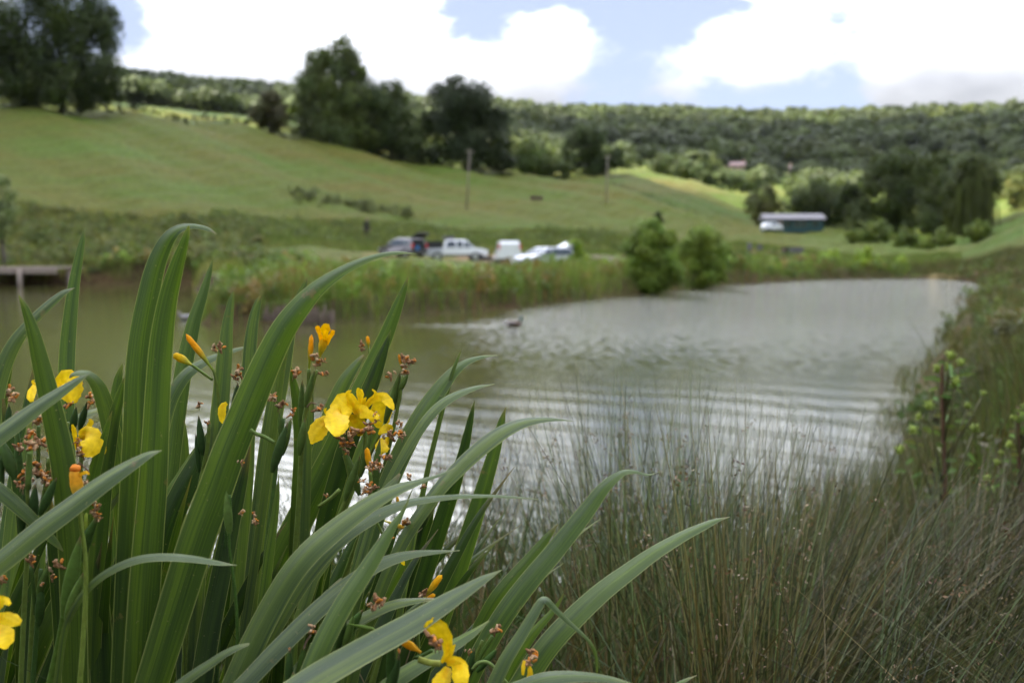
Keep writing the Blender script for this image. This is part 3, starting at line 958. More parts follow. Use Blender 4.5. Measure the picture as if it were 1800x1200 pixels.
# ------------------------------------------------------------------ vehicles
def wheel(parent, x, y, r=.33, w=.21):
    tb = MB()
    n = 20
    prof = [(r * .62, -w / 2), (r * .95, -w / 2), (r, -w * .3), (r, w * .3), (r * .95, w / 2), (r * .62, w / 2)]
    V, F = [], []
    for k in range(n):
        a = 2 * math.pi * k / n
        for (q, yy) in prof: V.append((x + q * math.cos(a), y + yy, r + q * math.sin(a)))
    m_ = len(prof)
    for k in range(n):
        for i in range(m_):
            F.append((k * m_ + i, ((k + 1) % n) * m_ + i, ((k + 1) % n) * m_ + (i + 1) % m_, k * m_ + (i + 1) % m_))
    tb.add(V, F)
    ty = tb.build("wheel", M["tyre"], parent)
    rb_ = MB()
    V = [(x, y + s * w * .42, r) for s in (-1, 1)]
    F = []
    for s, c in ((-1, 0), (1, 1)):
        b0 = len(V)
        for k in range(n):
            a = 2 * math.pi * k / n
            V.append((x + r * .63 * math.cos(a), y + s * w * .36, r + r * .63 * math.sin(a)))
        for k in range(n): F.append((c, b0 + k, b0 + (k + 1) % n))
    rb_.add(V, F)
    rb_.build("rim", M["rim"], ty)


class Car:
    def __init__(s, name, loc, rz, L, W, H, belt, outline, paint, label, cat, group="vehicles parked across the pond", wheels=(.30, -.30), wr=.33):
        s.e = empty(name, loc, rz)
        tag(s.e, label, cat, group)
        s.W, s.H, s.belt, s.L = W, H, belt, L
        n = len(outline)
        ys = [-1, -.86, .86, 1]
        V = []
        for k, yy in enumerate(ys):
            for (x, z) in outline:
                ins = 0 if abs(yy) < 1 else .05
                cx0, cz0 = 0, H * .45
                V.append((cx0 + (x - cx0) * (1 - ins * .5), yy * s.half(z) , cz0 + (z - cz0) * (1 - ins)))
        F = []
        for k in range(3):
            for i in range(n):
                j = (i + 1) % n
                F.append((k * n + i, k * n + j, (k + 1) * n + j, (k + 1) * n + i))
        F.append(tuple(range(n - 1, -1, -1))); F.append(tuple(3 * n + i for i in range(n)))
        s.body = MB().add(V, F).build("body", paint, s.e)
        for fx_ in wheels:
            for sy in (-1, 1):
                wheel(s.e, fx_ * L, sy * (W / 2 - .08), wr)

    def half(s, z):
        return s.W / 2 * (1 - .22 * max(0, (z - s.belt) / (s.H - s.belt)) ** 1.0)

    def side(s, poly, name="window", mat=None, proud=.012):
        for sy in (-1, 1):
            V = [(x, sy * (s.half(z) + proud), z) for x, z in poly] + [(x, sy * (s.half(z) - .03), z) for x, z in poly]
            n = len(poly)
            F = [tuple(range(n)), tuple(range(2 * n - 1, n - 1, -1))] + [(i, i + n, (i + 1) % n + n, (i + 1) % n) for i in range(n)]
            MB().add(V, F).build(name, mat or M["glass"], s.e)

    def across(s, a, b_, name, mat, f=.84, out=.02):
        """panel across the car from profile point a up to b_"""
        (x0, z0), (x1, z1) = a, b_
        nx, nz = (z1 - z0), -(x1 - x0)
        l = math.hypot(nx, nz); nx, nz = nx / l * out, nz / l * out
        V = []
        for q in (1, -1.2):
            V += [(x0 + nx * q, -s.half(z0) * f, z0 + nz * q), (x0 + nx * q, s.half(z0) * f, z0 + nz * q), (x1 + nx * q, s.half(z1) * f, z1 + nz * q), (x1 + nx * q, -s.half(z1) * f, z1 + nz * q)]
        F = [(0, 1, 2, 3), (7, 6, 5, 4), (0, 4, 5, 1), (1, 5, 6, 2), (2, 6, 7, 3), (3, 7, 4, 0)]
        return MB().add(V, F).build(name, mat, s.e)

    def block(s, c, size, name, mat, parent=None):
        return MB().box(c, size).build(name, mat, parent or s.e)


def on(px, Y):
    p = P(px, 440, Y)
    return Vector((p.x, p.y, gz(p.x, p.y)))


# dull silver hatchback, seen from behind, tailgate up
c = Car("hatchback", on(708, 75.5), R(140), 3.7, 1.68, 1.46, .86,
        [(-1.80, .28), (-1.82, .62), (-1.66, 1.30), (-1.5, 1.42), (-.2, 1.46), (.35, 1.36), (.95, .93), (1.6, .80), (1.82, .62), (1.84, .28)], M["dark_silver"],
        "dull silver hatchback with its tailgate raised, leftmost of the parked vehicles", "car")
c.side([(-1.45, .90), (-.62, .90), (-.62, 1.33), (-1.35, 1.30)]); c.side([(-.55, .90), (.75, .92), (.28, 1.28), (-.2, 1.36), (-.55, 1.35)])
c.across((1.0, .92), (.36, 1.35), "windscreen", M["glass"], out=-.02)
c.across((-1.83, .58), (-1.64, 1.34), "boot_dark_panel", M["hollow_dark"], out=.012)  # flat panel, the shade inside the boot put into its colour
c.block((-1.80, .25, .72), (.10, .35, .32), "blue_bag", M["blue_fabric"])
tg = MB()
tg.add([(-1.55, -.68, 1.46), (-1.55, .68, 1.46), (-2.25, .62, 1.86), (-2.25, -.62, 1.86), (-1.58, -.68, 1.40), (-1.58, .68, 1.40), (-2.28, .62, 1.80), (-2.28, -.62, 1.80)],
       [(0, 1, 2, 3), (7, 6, 5, 4), (0, 4, 5, 1), (1, 5, 6, 2), (2, 6, 7, 3), (3, 7, 4, 0)])
tgo = tg.build("tailgate", M["black_plastic"], c.e)
MB().add([(-1.72, -.5, 1.485), (-1.72, .5, 1.485), (-2.1, .48, 1.70), (-2.1, -.48, 1.70), (-1.74, -.5, 1.525), (-1.74, .5, 1.525), (-2.12, .48, 1.74), (-2.12, -.48, 1.74)], [(0, 1, 2, 3), (7, 6, 5, 4), (0, 4, 5, 1), (1, 5, 6, 2), (2, 6, 7, 3), (3, 7, 4, 0)]).build("rear_window", M["glass"], tgo)
for sy in (-1, 1):
    c.block((-1.79, sy * .74, .88), (.08, .16, .34), "tail_light", M["red_lens"])
    c.block((1.80, sy * .62, .66), (.1, .3, .14), "headlight", M["lamp_glass"])
c.block((-1.88, 0, .45), (.12, 1.5, .18), "bumper", M["black_plastic"])

# white pickup, side on, facing right
c = Car("pickup_truck", on(801, 77.5), R(8), 4.9, 1.8, 1.72, 1.04,
        [(-2.40, .45), (-2.42, 1.02), (-1.02, 1.04), (-.86, 1.60), (-.6, 1.70), (.55, 1.70), (.78, 1.62), (1.35, 1.10), (2.15, .98), (2.4, .82), (2.42, .42)], M["white_paint"],
        "white double-cab pickup truck with a dark load on its bed", "pickup truck", wr=.38)
c.side([(-.80, 1.10), (-.08, 1.10), (-.08, 1.58), (-.70, 1.58)]); c.side([(.02, 1.10), (.48, 1.10), (.48, 1.58), (.02, 1.58)])
c.side([(.58, 1.10), (1.22, 1.12), (.76, 1.54), (.58, 1.56)])
c.across((1.38, 1.10), (.80, 1.62), "windscreen", M["glass"], out=-.02)
c.side([(-2.38, .5), (-1.05, .5), (-1.05, 1.0), (-2.38, 1.0)], "bed_side", M["silver_paint"])
c.block((-1.70, 0, 1.29), (1.25, 1.5, .56), "bed_load", M["black_plastic"])
c.block((-.55, 0, 1.86), (.85, .9, .24), "roof_box", M["roof_sheet"])
c.block((2.30, 0, .62), (.30, 1.6, .28), "bumper", M["black_plastic"])
c.side([(-1.0, .48), (1.2, .48), (1.2, .58), (-1.0, .58)], "side_step", M["black_plastic"])
for sy in (-1, 1):
    c.block((2.34, sy * .68, .85), (.14, .3, .18), "headlight", M["lamp_glass"])
    c.block((-2.40, sy * .8, .85), (.06, .14, .3), "tail_light", M["red_lens"])

# white box van, seen from the rear
c = Car("van", on(892, 76.5), R(95), 4.4, 1.78, 1.88, .9,
        [(-2.16, .40), (-2.19, .62), (-2.17, 1.6), (-2.02, 1.86), (.6, 1.88), (1.1, 1.72), (1.7, 1.08), (2.2, .92), (2.26, .36)], M["white_paint"],
        "white van parked with its plain rear doors towards the pond", "van")
c.across((-2.19, .60), (-2.17, 1.6), "rear_door", M["white_paint"], f=.88, out=.02)
c.block((-2.225, 0, .85), (.03, .5, .12), "number_plate", M["lamp_glass"])
c.block((-2.20, 0, .45), (.16, 1.6, .16), "bumper", M["black_plastic"])
for sy in (-1, 1):
    c.block((-2.19, sy * .80, 1.42), (.06, .13, .42), "tail_light", M["red_lens"])
c.across((1.72, 1.10), (1.12, 1.72), "windscreen", M["glass"], out=-.02)
c.side([(.5, 1.05), (1.4, 1.08), (1.05, 1.55), (.5, 1.58)])

# silver estate, nose towards the pond, tailgate up behind
c = Car("estate_car", on(955, 67.0), R(222), 4.5, 1.75, 1.46, .90,
        [(-2.2, .30), (-2.24, .75), (-2.08, 1.30), (-1.9, 1.42), (0, 1.46), (.35, 1.38), (1.05, .98), (1.95, .82), (2.2, .66), (2.26, .30)], M["silver_paint"],
        "silver estate car facing the water with its tailgate raised", "car")
c.side([(-1.9, .95), (-1.0, .95), (-1.0, 1.34), (-1.8, 1.32)]); c.side([(-.92, .95), (-.12, .95), (-.12, 1.37), (-.92, 1.35)]); c.side([(-.04, .95), (.9, .98), (.3, 1.32), (-.04, 1.37)])
c.across((1.10, .97), (.37, 1.37), "windscreen", M["glass"], out=-.02)
c.across((-2.24, .7), (-2.08, 1.32), "boot_dark_panel", M["hollow_dark"], out=.012)  # closed panel coloured as the boot's shaded inside
tgo = MB().add([(-1.95, -.72, 1.48), (-1.95, .72, 1.48), (-2.7, .64, 1.80), (-2.7, -.64, 1.80), (-1.98, -.72, 1.42), (-1.98, .72, 1.42), (-2.75, .64, 1.70), (-2.75, -.64, 1.70)],
               [(0, 1, 2, 3), (7, 6, 5, 4), (0, 4, 5, 1), (1, 5, 6, 2), (2, 6, 7, 3), (3, 7, 4, 0)]).build("tailgate", M["silver_paint"], c.e)
for sy in (-1, 1):
    c.block((2.16, sy * .62, .70), (.14, .34, .16), "headlight", M["lamp_glass"])
    c.block((-2.2, sy * .76, .95), (.08, .14, .3), "tail_light", M["red_lens"])
c.block((2.26, 0, .5), (.04, .9, .14), "grille", M["black_plastic"])
c.block((2.28, 0, .40), (.03, .5, .11), "number_plate", M["lamp_glass"])

# little white van by the hut
p = hit(1357, 406, 100, 260)
c = Car("van", p, R(12), 2.9, 1.5, 1.25, .75, [(-1.4, .25), (-1.45, .7), (-1.3, 1.1), (-1.0, 1.22), (.4, 1.25), (.85, .95), (1.3, .72), (1.45, .25)], M["white_paint"],
        "small rounded white vehicle parked in front of the green hut's left end", "car", None, wr=.26)
c.side([(-.4, .78), (.7, .80), (.35, 1.1), (-.4, 1.12)])
c.across((.9, .93), (.45, 1.2), "windscreen", M["glass"], out=-.02)

# tackle barrow by the pickup
q = on(853, 74.5)
e = tag(empty("tackle_barrow", q, R(20)), "small dark barrow of fishing gear between the pickup and the white van", "barrow")
MB().box((0, 0, .42), (1.0, .5, .30)).box((-.35, .1, .66), (.3, .3, .22)).build("load", M["black_plastic"], e)
MB().tube([(-.5, -.22, .3), (.45, -.22, .3), (.95, -.22, .62)], .025).tube([(-.5, .22, .3), (.45, .22, .3), (.95, .22, .62)], .025).build("frame", M["rim"], e)
wheel(e, -.62, 0, .2, .08)
# trailer and chairs on the far lawn
p = hit(1393, 451, 88, 200)
e = tag(empty("trailer", p, R(6)), "low grey trailer with an open dark end on the far lawn", "trailer")
sc_ = p.y / 105
MB().box((.18, 0, .62), (1.5, 1.0, .6)).build("side_panel", M["roof_sheet"], e)
MB().box((-.72, 0, .60), (.30, .98, .64)).build("open_end", M["hollow_dark"], e)
MB().box((-.93, 0, .60), (.10, .9, .5)).build("tail_board", M["rust"], e)
MB().tube([(.9, 0, .4), (1.6, 0, .35)], .04).build("tow_bar", M["black_plastic"], e)
wheel(e, 0, -.5, .25, .14); wheel(e, 0, .5, .25, .14)
gc = None
for i, (px, lab) in enumerate(((1321, "dark folding chair on the far lawn, the one nearer the bank bushes"), (1334, "dark folding chair on the far lawn, the one nearer the grey trailer"))):
    p = hit(px, 449, 88, 200)
    e = tag(empty("garden_chair", p, R(30 + 60 * i)), lab, "chair", "folding chairs on the far lawn")
    MB().box((0, 0, .45), (.5, .5, .05)).build("seat", M["dark_cloth"], e)
    MB().box((-.25, 0, .78), (.05, .5, .55)).build("backrest", M["roof_sheet"], e)
    for sx in (-1, 1):
        for sy in (-1, 1):
            MB().tube([(sx * .22, sy * .22, 0), (sx * .22, sy * .22, .44)], .02).build("leg", M["black_plastic"], e)

# cattle trough on the slope
p = hit(943, 353, 90, 300)
e = tag(empty("water_trough", p, R(5)), "little dark reddish trough standing alone on the sloping meadow", "trough")
MB().box((0, 0, .42), (1.7, .6, .45), taper=1.08).build("basin", M["rust"], e)
for sx in (-.6, .6): MB().box((sx, 0, .1), (.12, .5, .22)).build("leg", M["rust"], e)

# hut
p = hit(1391, 405, 120, 260)
s_ = p.y / FPX
e = tag(empty("hut", p, R(-4)), "long dark green timber hut with a pale grey roof below the dark trees", "hut")
Lh, Hw, Hr, Dh = 98 * s_, 19 * s_, 29 * s_, 4.6
MB().box((0, 0, Hw / 2 - .2), (Lh, Dh, Hw + .4)).build("wall", M["teal_paint"], e)
o = .35
MB().add([(-Lh / 2 - o, -Dh / 2 - o, Hw), (Lh / 2 + o, -Dh / 2 - o, Hw), (Lh / 2 + o, 0, Hr), (-Lh / 2 - o, 0, Hr), (Lh / 2 + o, Dh / 2 + o, Hw), (-Lh / 2 - o, Dh / 2 + o, Hw),
          (-Lh / 2 - o, -Dh / 2 - o, Hw - .12), (Lh / 2 + o, -Dh / 2 - o, Hw - .12), (Lh / 2 + o, Dh / 2 + o, Hw - .12), (-Lh / 2 - o, Dh / 2 + o, Hw - .12)],
         [(0, 1, 2, 3), (3, 2, 4, 5), (6, 7, 1, 0), (8, 9, 5, 4), (7, 8, 4, 2, 1), (9, 6, 0, 3, 5), (9, 8, 7, 6)]).build("roof", M["roof_sheet"], e)
for fx_ in (-.12, .04, .16, .36):
    wf = MB().box((fx_ * Lh, -Dh / 2 - .03, Hw * .55), (.8, .06, .85)).build("window", M["roof_sheet"] if fx_ in (.04, .16) else M["black_plastic"], e)
    MB().box((fx_ * Lh, -Dh / 2 - .07, Hw * .55), (.66, .03, .7)).build("pane", M["glass"], wf)
dr = MB().box((-.25 * Lh, -Dh / 2 - .03, Hw * .45), (.85, .06, Hw * .85)).build("door", M["wood"], e)
MB().box((-.25 * Lh + .32, -Dh / 2 - .09, Hw * .42), (.05, .06, .15)).build("handle", M["rim"], dr)

# stone houses on the hillside
for (px, py, wpx, hpx, lab) in ((1292, 301, 34, 15, "pinkish stone farmhouse with a long roof low on the wooded hillside"), (1381, 306, 18, 14, "small stone house standing right of the long farmhouse"),
                                (1171, 291, 14, 9, "pale tiny cottage above the row of valley trees")):
    Y = 575
    p = P(px, py, Y)
    zz = min(p.z, 1e9)
    s_ = Y / FPX
    e = tag(empty("stone_house", Vector((p.x, Y, zz)), R(-14)), lab, "house", "stone houses on the hillside")
    L, H1, H2, D = wpx * s_, hpx * .62 * s_, hpx * 1.05 * s_, 6.5
    MB().box((0, 0, H1 / 2 - 2), (L, D, H1 + 4)).build("wall", M["stone"], e)
    rf = MB().add([(-L / 2 - .3, -D / 2 - .4, H1), (L / 2 + .3, -D / 2 - .4, H1), (L / 2 + .3, 0, H2), (-L / 2 - .3, 0, H2), (L / 2 + .3, D / 2 + .4, H1), (-L / 2 - .3, D / 2 + .4, H1)],
                  [(0, 1, 2, 3), (3, 2, 4, 5), (1, 4, 2), (5, 0, 3), (0, 5, 4, 1)]).build("roof", M["tile"], e)
    MB().box((L * .42, 0, H2 + .3), (1.0, 1.0, 2.0)).build("chimney", M["stone"], rf)
    for k in range(max(2, int(L / 3.2))):
        xx = -L / 2 + (k + .5) * L / max(2, int(L / 3.2))
        MB().box((xx, -D / 2 - .04, H1 * .55), (1.0, .08, 1.2)).build("window", M["glass"], e)

# utility poles and the wires between them
tops = []
for px, pt, pb, lab in ((822, 262, 368, "tall pale wooden utility pole in front of the dome-topped tree"), (1066, 272, 358, "fainter wooden utility pole at the right end of the crest trees")):
    b_ = hit(px - (2 if px < 900 else 0), pb, 80, 300)
    t_ = P(px + (4 if px < 900 else 2), pt, b_.y)
    e = tag(empty("utility_pole", b_), lab, "utility pole", "utility poles on the meadow")
    MB().tube([b_ - Vector((0, 0, .3)), t_], [.105, .08], 10).build("shaft", M["pole_wood"], e, True, True)
    MB().box((t_.x, t_.y, t_.z - .35), (1.1, .14, .14)).build("crossarm", M["pole_wood"], e, False, True)
    tops.append(t_)
b_ = hit(820, 368, 80, 300)


# ------------------------------------------------------------------ jetty and timber edging
def jetty():
    Y = 64
    a, b_ = P(2, 470, Y), P(102, 470, Y)
    e = tag(empty("jetty", (a.x, Y, 0)), "weathered plank fishing platform on posts over the water at the left bank", "jetty")
    zt = a.z
    k = 24
    for i in range(k):
        y0 = Y - .1 + i * .17
        MB().box(((a.x + b_.x) / 2 - 1.0, y0, zt - .03 + random.uniform(-.01, .01)), ((b_.x - a.x) + 2, .155, .05)).build("plank", M["wood"], e, False, True)
    MB().box(((a.x + b_.x) / 2 - 1.0, Y - .22, zt - .22), ((b_.x - a.x) + 2, .06, .34)).build("beam", M["wood"], e, False, True)
    for px in (-40, 39, 92):
        q = P(px, 480, Y)
        MB().tube([(q.x, Y - .34 + (2.6 if px == 92 else 0), -.6), (q.x, Y - .34 + (2.6 if px == 92 else 0), zt - .1)], .15, 8).build("post", M["wood"], e, True, True)


jetty()
e = tag(empty("timber_edging", P(530, 560, 31.5)), "row of grey upright timber stakes holding the bank at the water's edge", "edging")
for i in range(34):
    px = 462 + i * 3.8 + random.uniform(-.5, .5)
    q = P(px, 565, 31.55 + random.uniform(-.05, .05)); q.z = 0
    h_ = random.uniform(.28, .60)
    MB().tube([(q.x, q.y, -.4), (q.x + random.uniform(-.02, .02), q.y, h_)], .035, 6).build("stake", M["stake"], e, True, True)


# ------------------------------------------------------------------ ducks
def duck(px, py, rz, scale, male, label):
    d = pix_dir(px, py)
    Y = CAMZ / (-d.z / d.y)
    e = tag(empty("duck", (d.x / d.y * Y, Y, 0), rz), label, "duck")
    e.scale = (scale,) * 3
    body = (.11, .07, .055) if male else (.30, .28, .29)
    head = (.01, .05, .035) if male else (.22, .2, .2)
    mb = MB()
    # stations along the body: x, centre z, half height, half width, colour
    st = [(-.27, .12, .006, .02, (.05, .04, .04)), (-.22, .11, .03, .05, (.5, .46, .44)), (-.14, .08, .065, .085, body), (-.02, .07, .085, .105, body), (.09, .075, .08, .095, body),
          (.15, .10, .06, .065, (.13, .05, .035) if male else body), (.175, .15, .04, .042, head), (.185, .20, .038, .038, head), (.205, .245, .042, .040, head), (.245, .245, .030, .030, head), (.27, .238, .012, .016, (.4, .33, .05)), (.315, .228, .005, .014, (.4, .33, .05))]
    n = 12
    V, C = [], []
    for i, (x_, z_, a_, b2, c_) in enumerate(st):
        nx = st[min(i + 1, len(st) - 1)]; pv = st[max(i - 1, 0)]
        t_ = Vector((nx[0] - pv[0], 0, nx[1] - pv[1])).normalized(); u_ = Vector((-t_.z, 0, t_.x))
        for k in range(n):
            an = 2 * math.pi * k / n
            V.append(Vector((x_, 0, z_)) + u_ * math.cos(an) * a_ + Vector((0, 1, 0)) * math.sin(an) * b2); C.append(c_)
    F = [(i * n + k, i * n + (k + 1) % n, (i + 1) * n + (k + 1) % n, (i + 1) * n + k) for i in range(len(st) - 1) for k in range(n)]
    mb.v, mb.f, mb.c, mb.n = [tuple(v) for v in V], F, C, len(V)
    mb.build("body", M["vcol"], e, True)
    for sy in (-1, 1):
        MB().ell((-.05, sy * .088, .09), (.15, .022, .05), 10, 6, (.16, .13, .12) if male else (.36, .34, .34)).build("wing", M["vcol"], e, True)
    return e


duck(903, 574, R(8), 1.15, True, "brown mallard with a dark green head swimming and leaving a long wake")
duck(326, 561, R(200), 1.0, False, "pale greyish duck floating by the end of the reedy bank")


# ------------------------------------------------------------------ a person on the far side
def person():
    p = hit(645, 424, 84, 130)
    e = tag(empty("person", p, R(15)), "standing person in dark clothes, left of the parked vehicles", "person")
    s_ = 41 * p.y / FPX / 1.75
    e.scale = (s_,) * 3

    def skin_mesh(name, joints, edges, mat, sub=1):
        me = bpy.data.meshes.new(name)
        me.from_pydata([j[0] for j in joints], edges, [])
        o = link(name, me, mat, e, False)
        sk = o.modifiers.new("skin", "SKIN")
        sv = me.skin_vertices[0].data
        for i, j in enumerate(joints): sv[i].radius = j[1]
        sv[0].use_root = True
        sb = o.modifiers.new("sub", "SUBSURF"); sb.levels = sub; sb.render_levels = sub
        return o
    J = [((0, 0, .95), (.15, .11)), ((0, 0, 1.15), (.14, .10)), ((0, 0, 1.36), (.17, .10)), ((0, 0, 1.48), (.06, .06)), ((0, .01, 1.60), (.075, .09)), ((0, .01, 1.70), (.06, .075)),
         ((.10, 0, .88), (.09, .09)), ((.11, .02, .48), (.06, .06)), ((.11, 0, .08), (.042, .045)), ((.12, -.14, .03), (.04, .03)),
         ((-.10, 0, .88), (.09, .09)), ((-.11, .02, .48), (.06, .06)), ((-.12, 0, .08), (.042, .045)), ((-.13, -.14, .03), (.04, .03)),
         ((.20, 0, 1.38), (.055, .055)), ((.26, .03, 1.12), (.042, .042)), ((.24, -.10, .92), (.032, .032)), ((.23, -.16, .86), (.035, .018)),
         ((-.20, 0, 1.38), (.055, .055)), ((-.25, .03, 1.12), (.042, .042)), ((-.22, -.12, .94), (.032, .032)), ((-.20, -.18, .89), (.035, .018))]
    E = [(0, 1), (1, 2), (2, 3), (3, 4), (4, 5), (0, 6), (6, 7), (7, 8), (8, 9), (0, 10), (10, 11), (11, 12), (12, 13), (2, 14), (14, 15), (15, 16), (16, 17), (2, 18), (18, 19), (19, 20), (20, 21)]
    skin_mesh("body", J, E, M["dark_cloth"])
    MB().ell((0, .025, 1.66), (.088, .10, .085), 12, 8).build("hair", M["dark_cloth"], e, True)
    MB().ell((0, -.055, 1.60), (.06, .045, .085), 12, 8).ell((0, -.105, 1.59), (.012, .018, .02), 8, 5).build("face", M["skin"], e, True)
    for sx, (hx, hy, hz) in ((1, (.23, -.19, .83)), (-1, (-.20, -.21, .86))):
        h = MB().ell((hx, hy, hz), (.018, .04, .042), 8, 6)
        for f_ in range(4):
            x0 = hx + (f_ - 1.5) * .004; y0 = hy + (f_ - 1.5) * .018
            h.tube([(x0, y0, hz - .03), (x0, y0 - .006, hz - .065), (x0 - sx * .012, y0 - .004, hz - .085 + .006 * abs(f_ - 1.4))], [.009, .008, .006], 6)
        h.tube([(hx, hy - .03, hz + .005), (hx - sx * .015, hy - .055, hz - .02), (hx - sx * .02, hy - .056, hz - .04)], [.010, .009, .007], 6)
        h.build("hand", M["skin"], e, True)


person()


# ================================================================== foreground: yellow irises
def leaf_mat():
    m, t, b = new_mat("iris_leaf")
    at = N(t, "ShaderNodeAttribute", attribute_name="Col")
    uv = N(t, "ShaderNodeUVMap", uv_map="UVMap")
    mp = N(t, "ShaderNodeMapping"); mp.inputs["Scale"].default_value = (22, 1.3, 1)
    t.links.new(uv.outputs[0], mp.inputs[0])
    ob = N(t, "ShaderNodeObjectInfo")
    cb = N(t, "ShaderNodeCombineXYZ"); t.links.new(math_n(t, "MULTIPLY", ob.outputs["Random"], 37), cb.inputs[2])
    ad = N(t, "ShaderNodeVectorMath", operation="ADD"); t.links.new(mp.outputs[0], ad.inputs[0]); t.links.new(cb.outputs[0], ad.inputs[1])
    n1 = N(t, "ShaderNodeTexNoise", _in={"Scale": 1.0, "Detail": 3.0, "Roughness": .65}); t.links.new(ad.outputs[0], n1.inputs["Vector"])
    mp2 = N(t, "ShaderNodeMapping"); mp2.inputs["Scale"].default_value = (3.2, .8, 1)
    t.links.new(uv.outputs[0], mp2.inputs[0])
    ad2 = N(t, "ShaderNodeVectorMath", operation="ADD"); t.links.new(mp2.outputs[0], ad2.inputs[0]); t.links.new(cb.outputs[0], ad2.inputs[1])
    n2 = N(t, "ShaderNodeTexNoise", _in={"Scale": 1.0, "Detail": 2.0}); t.links.new(ad2.outputs[0], n2.inputs["Vector"])
    streak = ramp(t, n1.outputs[0], [(.33, (.62, .70, .75)), (.5, (1, 1, 1)), (.68, (1.35, 1.28, 1.0))])
    broad = ramp(t, n2.outputs[0], [(.36, (.52, .60, .92)), (.52, (1, 1, 1)), (.66, (1.3, 1.28, .75))])
    c = mixc(t, 1.0, at.outputs["Color"], streak, "MULTIPLY")
    c = mixc(t, .75, c, broad, "MULTIPLY")
    # pale yellowish rim along both margins
    sp = N(t, "ShaderNodeSeparateXYZ"); t.links.new(uv.outputs[0], sp.inputs[0])
    e = math_n(t, "ABSOLUTE", math_n(t, "SUBTRACT", sp.outputs[0], .5))
    rim = N(t, "ShaderNodeMapRange", _in={"From Min": .455, "From Max": .495}); t.links.new(e, rim.inputs[0])
    c = mixc(t, math_n(t, "MULTIPLY", rim.outputs[0], .75), c, (.27, .28, .10))
    # scattered specks and little scars
    vo = N(t, "ShaderNodeTexNoise", _in={"Scale": 260.0, "Detail": 2.0}); tc = N(t, "ShaderNodeTexCoord"); t.links.new(tc.outputs["Object"], vo.inputs["Vector"])
    sk = N(t, "ShaderNodeMapRange", _in={"From Min": .70, "From Max": .76}); t.links.new(vo.outputs[0], sk.inputs[0])
    c = mixc(t, math_n(t, "MULTIPLY", sk.outputs[0], .5), c, (.22, .19, .09))
    bl = N(t, "ShaderNodeTexNoise", _in={"Scale": 34.0, "Detail": 4.0, "Roughness": .7}); t.links.new(tc.outputs["Object"], bl.inputs["Vector"])
    bm = N(t, "ShaderNodeMapRange", _in={"From Min": .66, "From Max": .72}); t.links.new(bl.outputs[0], bm.inputs[0])
    c = mixc(t, math_n(t, "MULTIPLY", bm.outputs[0], .7), c, (.15, .11, .045))
    t.links.new(c, b.inputs["Base Color"])
    b.inputs["Roughness"].default_value = .40
    b.inputs["Specular IOR Level"].default_value = .42
    bp = N(t, "ShaderNodeBump", _in={"Strength": .35, "Distance": .0012}); t.links.new(n1.outputs[0], bp.inputs["Height"]); t.links.new(bp.outputs[0], b.inputs["Normal"])
    tr = N(t, "ShaderNodeBsdfTranslucent"); t.links.new(mixc(t, 1.0, c, (1.3, 1.5, .4), "MULTIPLY"), tr.inputs[0])
    mx = N(t, "ShaderNodeMixShader"); mx.inputs[0].default_value = .24
    t.links.new(b.outputs[0], mx.inputs[1]); t.links.new(tr.outputs[0], mx.inputs[2]); t.links.new(mx.outputs[0], t.nodes["Material Output"].inputs[0])
    return m


M["leaf"] = leaf_mat()


def petal_mat(name, trans, rough=.5):
    m, t, b = new_mat(name)
    at = N(t, "ShaderNodeAttribute", attribute_name="Col")
    tc = N(t, "ShaderNodeTexCoord")
    n = N(t, "ShaderNodeTexNoise", _in={"Scale": 190.0, "Detail": 3.0}); t.links.new(tc.outputs["Object"], n.inputs["Vector"])
    v = ramp(t, n.outputs[0], [(.3, (.86, .80, .8)), (.7, (1.1, 1.1, 1.1))])
    c = mixc(t, 1.0, at.outputs["Color"], v, "MULTIPLY")
    t.links.new(c, b.inputs["Base Color"]); b.inputs["Roughness"].default_value = rough
    b.inputs["Specular IOR Level"].default_value = .12
    bp = N(t, "ShaderNodeBump", _in={"Strength": .4, "Distance": .001}); t.links.new(n.outputs[0], bp.inputs["Height"]); t.links.new(bp.outputs[0], b.inputs["Normal"])
    tr = N(t, "ShaderNodeBsdfTranslucent"); t.links.new(c, tr.inputs[0])
    mx = N(t, "ShaderNodeMixShader"); mx.inputs[0].default_value = trans
    t.links.new(b.outputs[0], mx.inputs[1]); t.links.new(tr.outputs[0], mx.inputs[2]); t.links.new(mx.outputs[0], t.nodes["Material Output"].inputs[0])
    return m


M["petal"] = petal_mat("yellow_petal", .35)
M["stem"] = petal_mat("green_stem", .12, .42)
M["withered"] = petal_mat("withered_petal", .1, .8)


def catmull(pts, sub):
    """pts: list of tuples of floats; returns smooth samples"""
    A = np.array(pts, float)
    A = np.vstack([2 * A[0] - A[1], A, 2 * A[-1] - A[-2]])
    out = []
    for i in range(1, len(A) - 2):
        p0, p1, p2, p3 = A[i - 1:i + 3]
        for k in range(sub):
            t = k / sub
            out.append(.5 * ((2 * p1) + (-p0 + p2) * t + (2 * p0 - 5 * p1 + 4 * p2 - p3) * t * t + (-p0 + 3 * p1 - 3 * p2 + p3) * t ** 3))
    out.append(A[-2])
    return np.array(out)


EYE = Vector((0, 0, CAMZ))
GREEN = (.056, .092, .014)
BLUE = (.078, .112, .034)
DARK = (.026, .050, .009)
LIME = (.082, .130, .020)


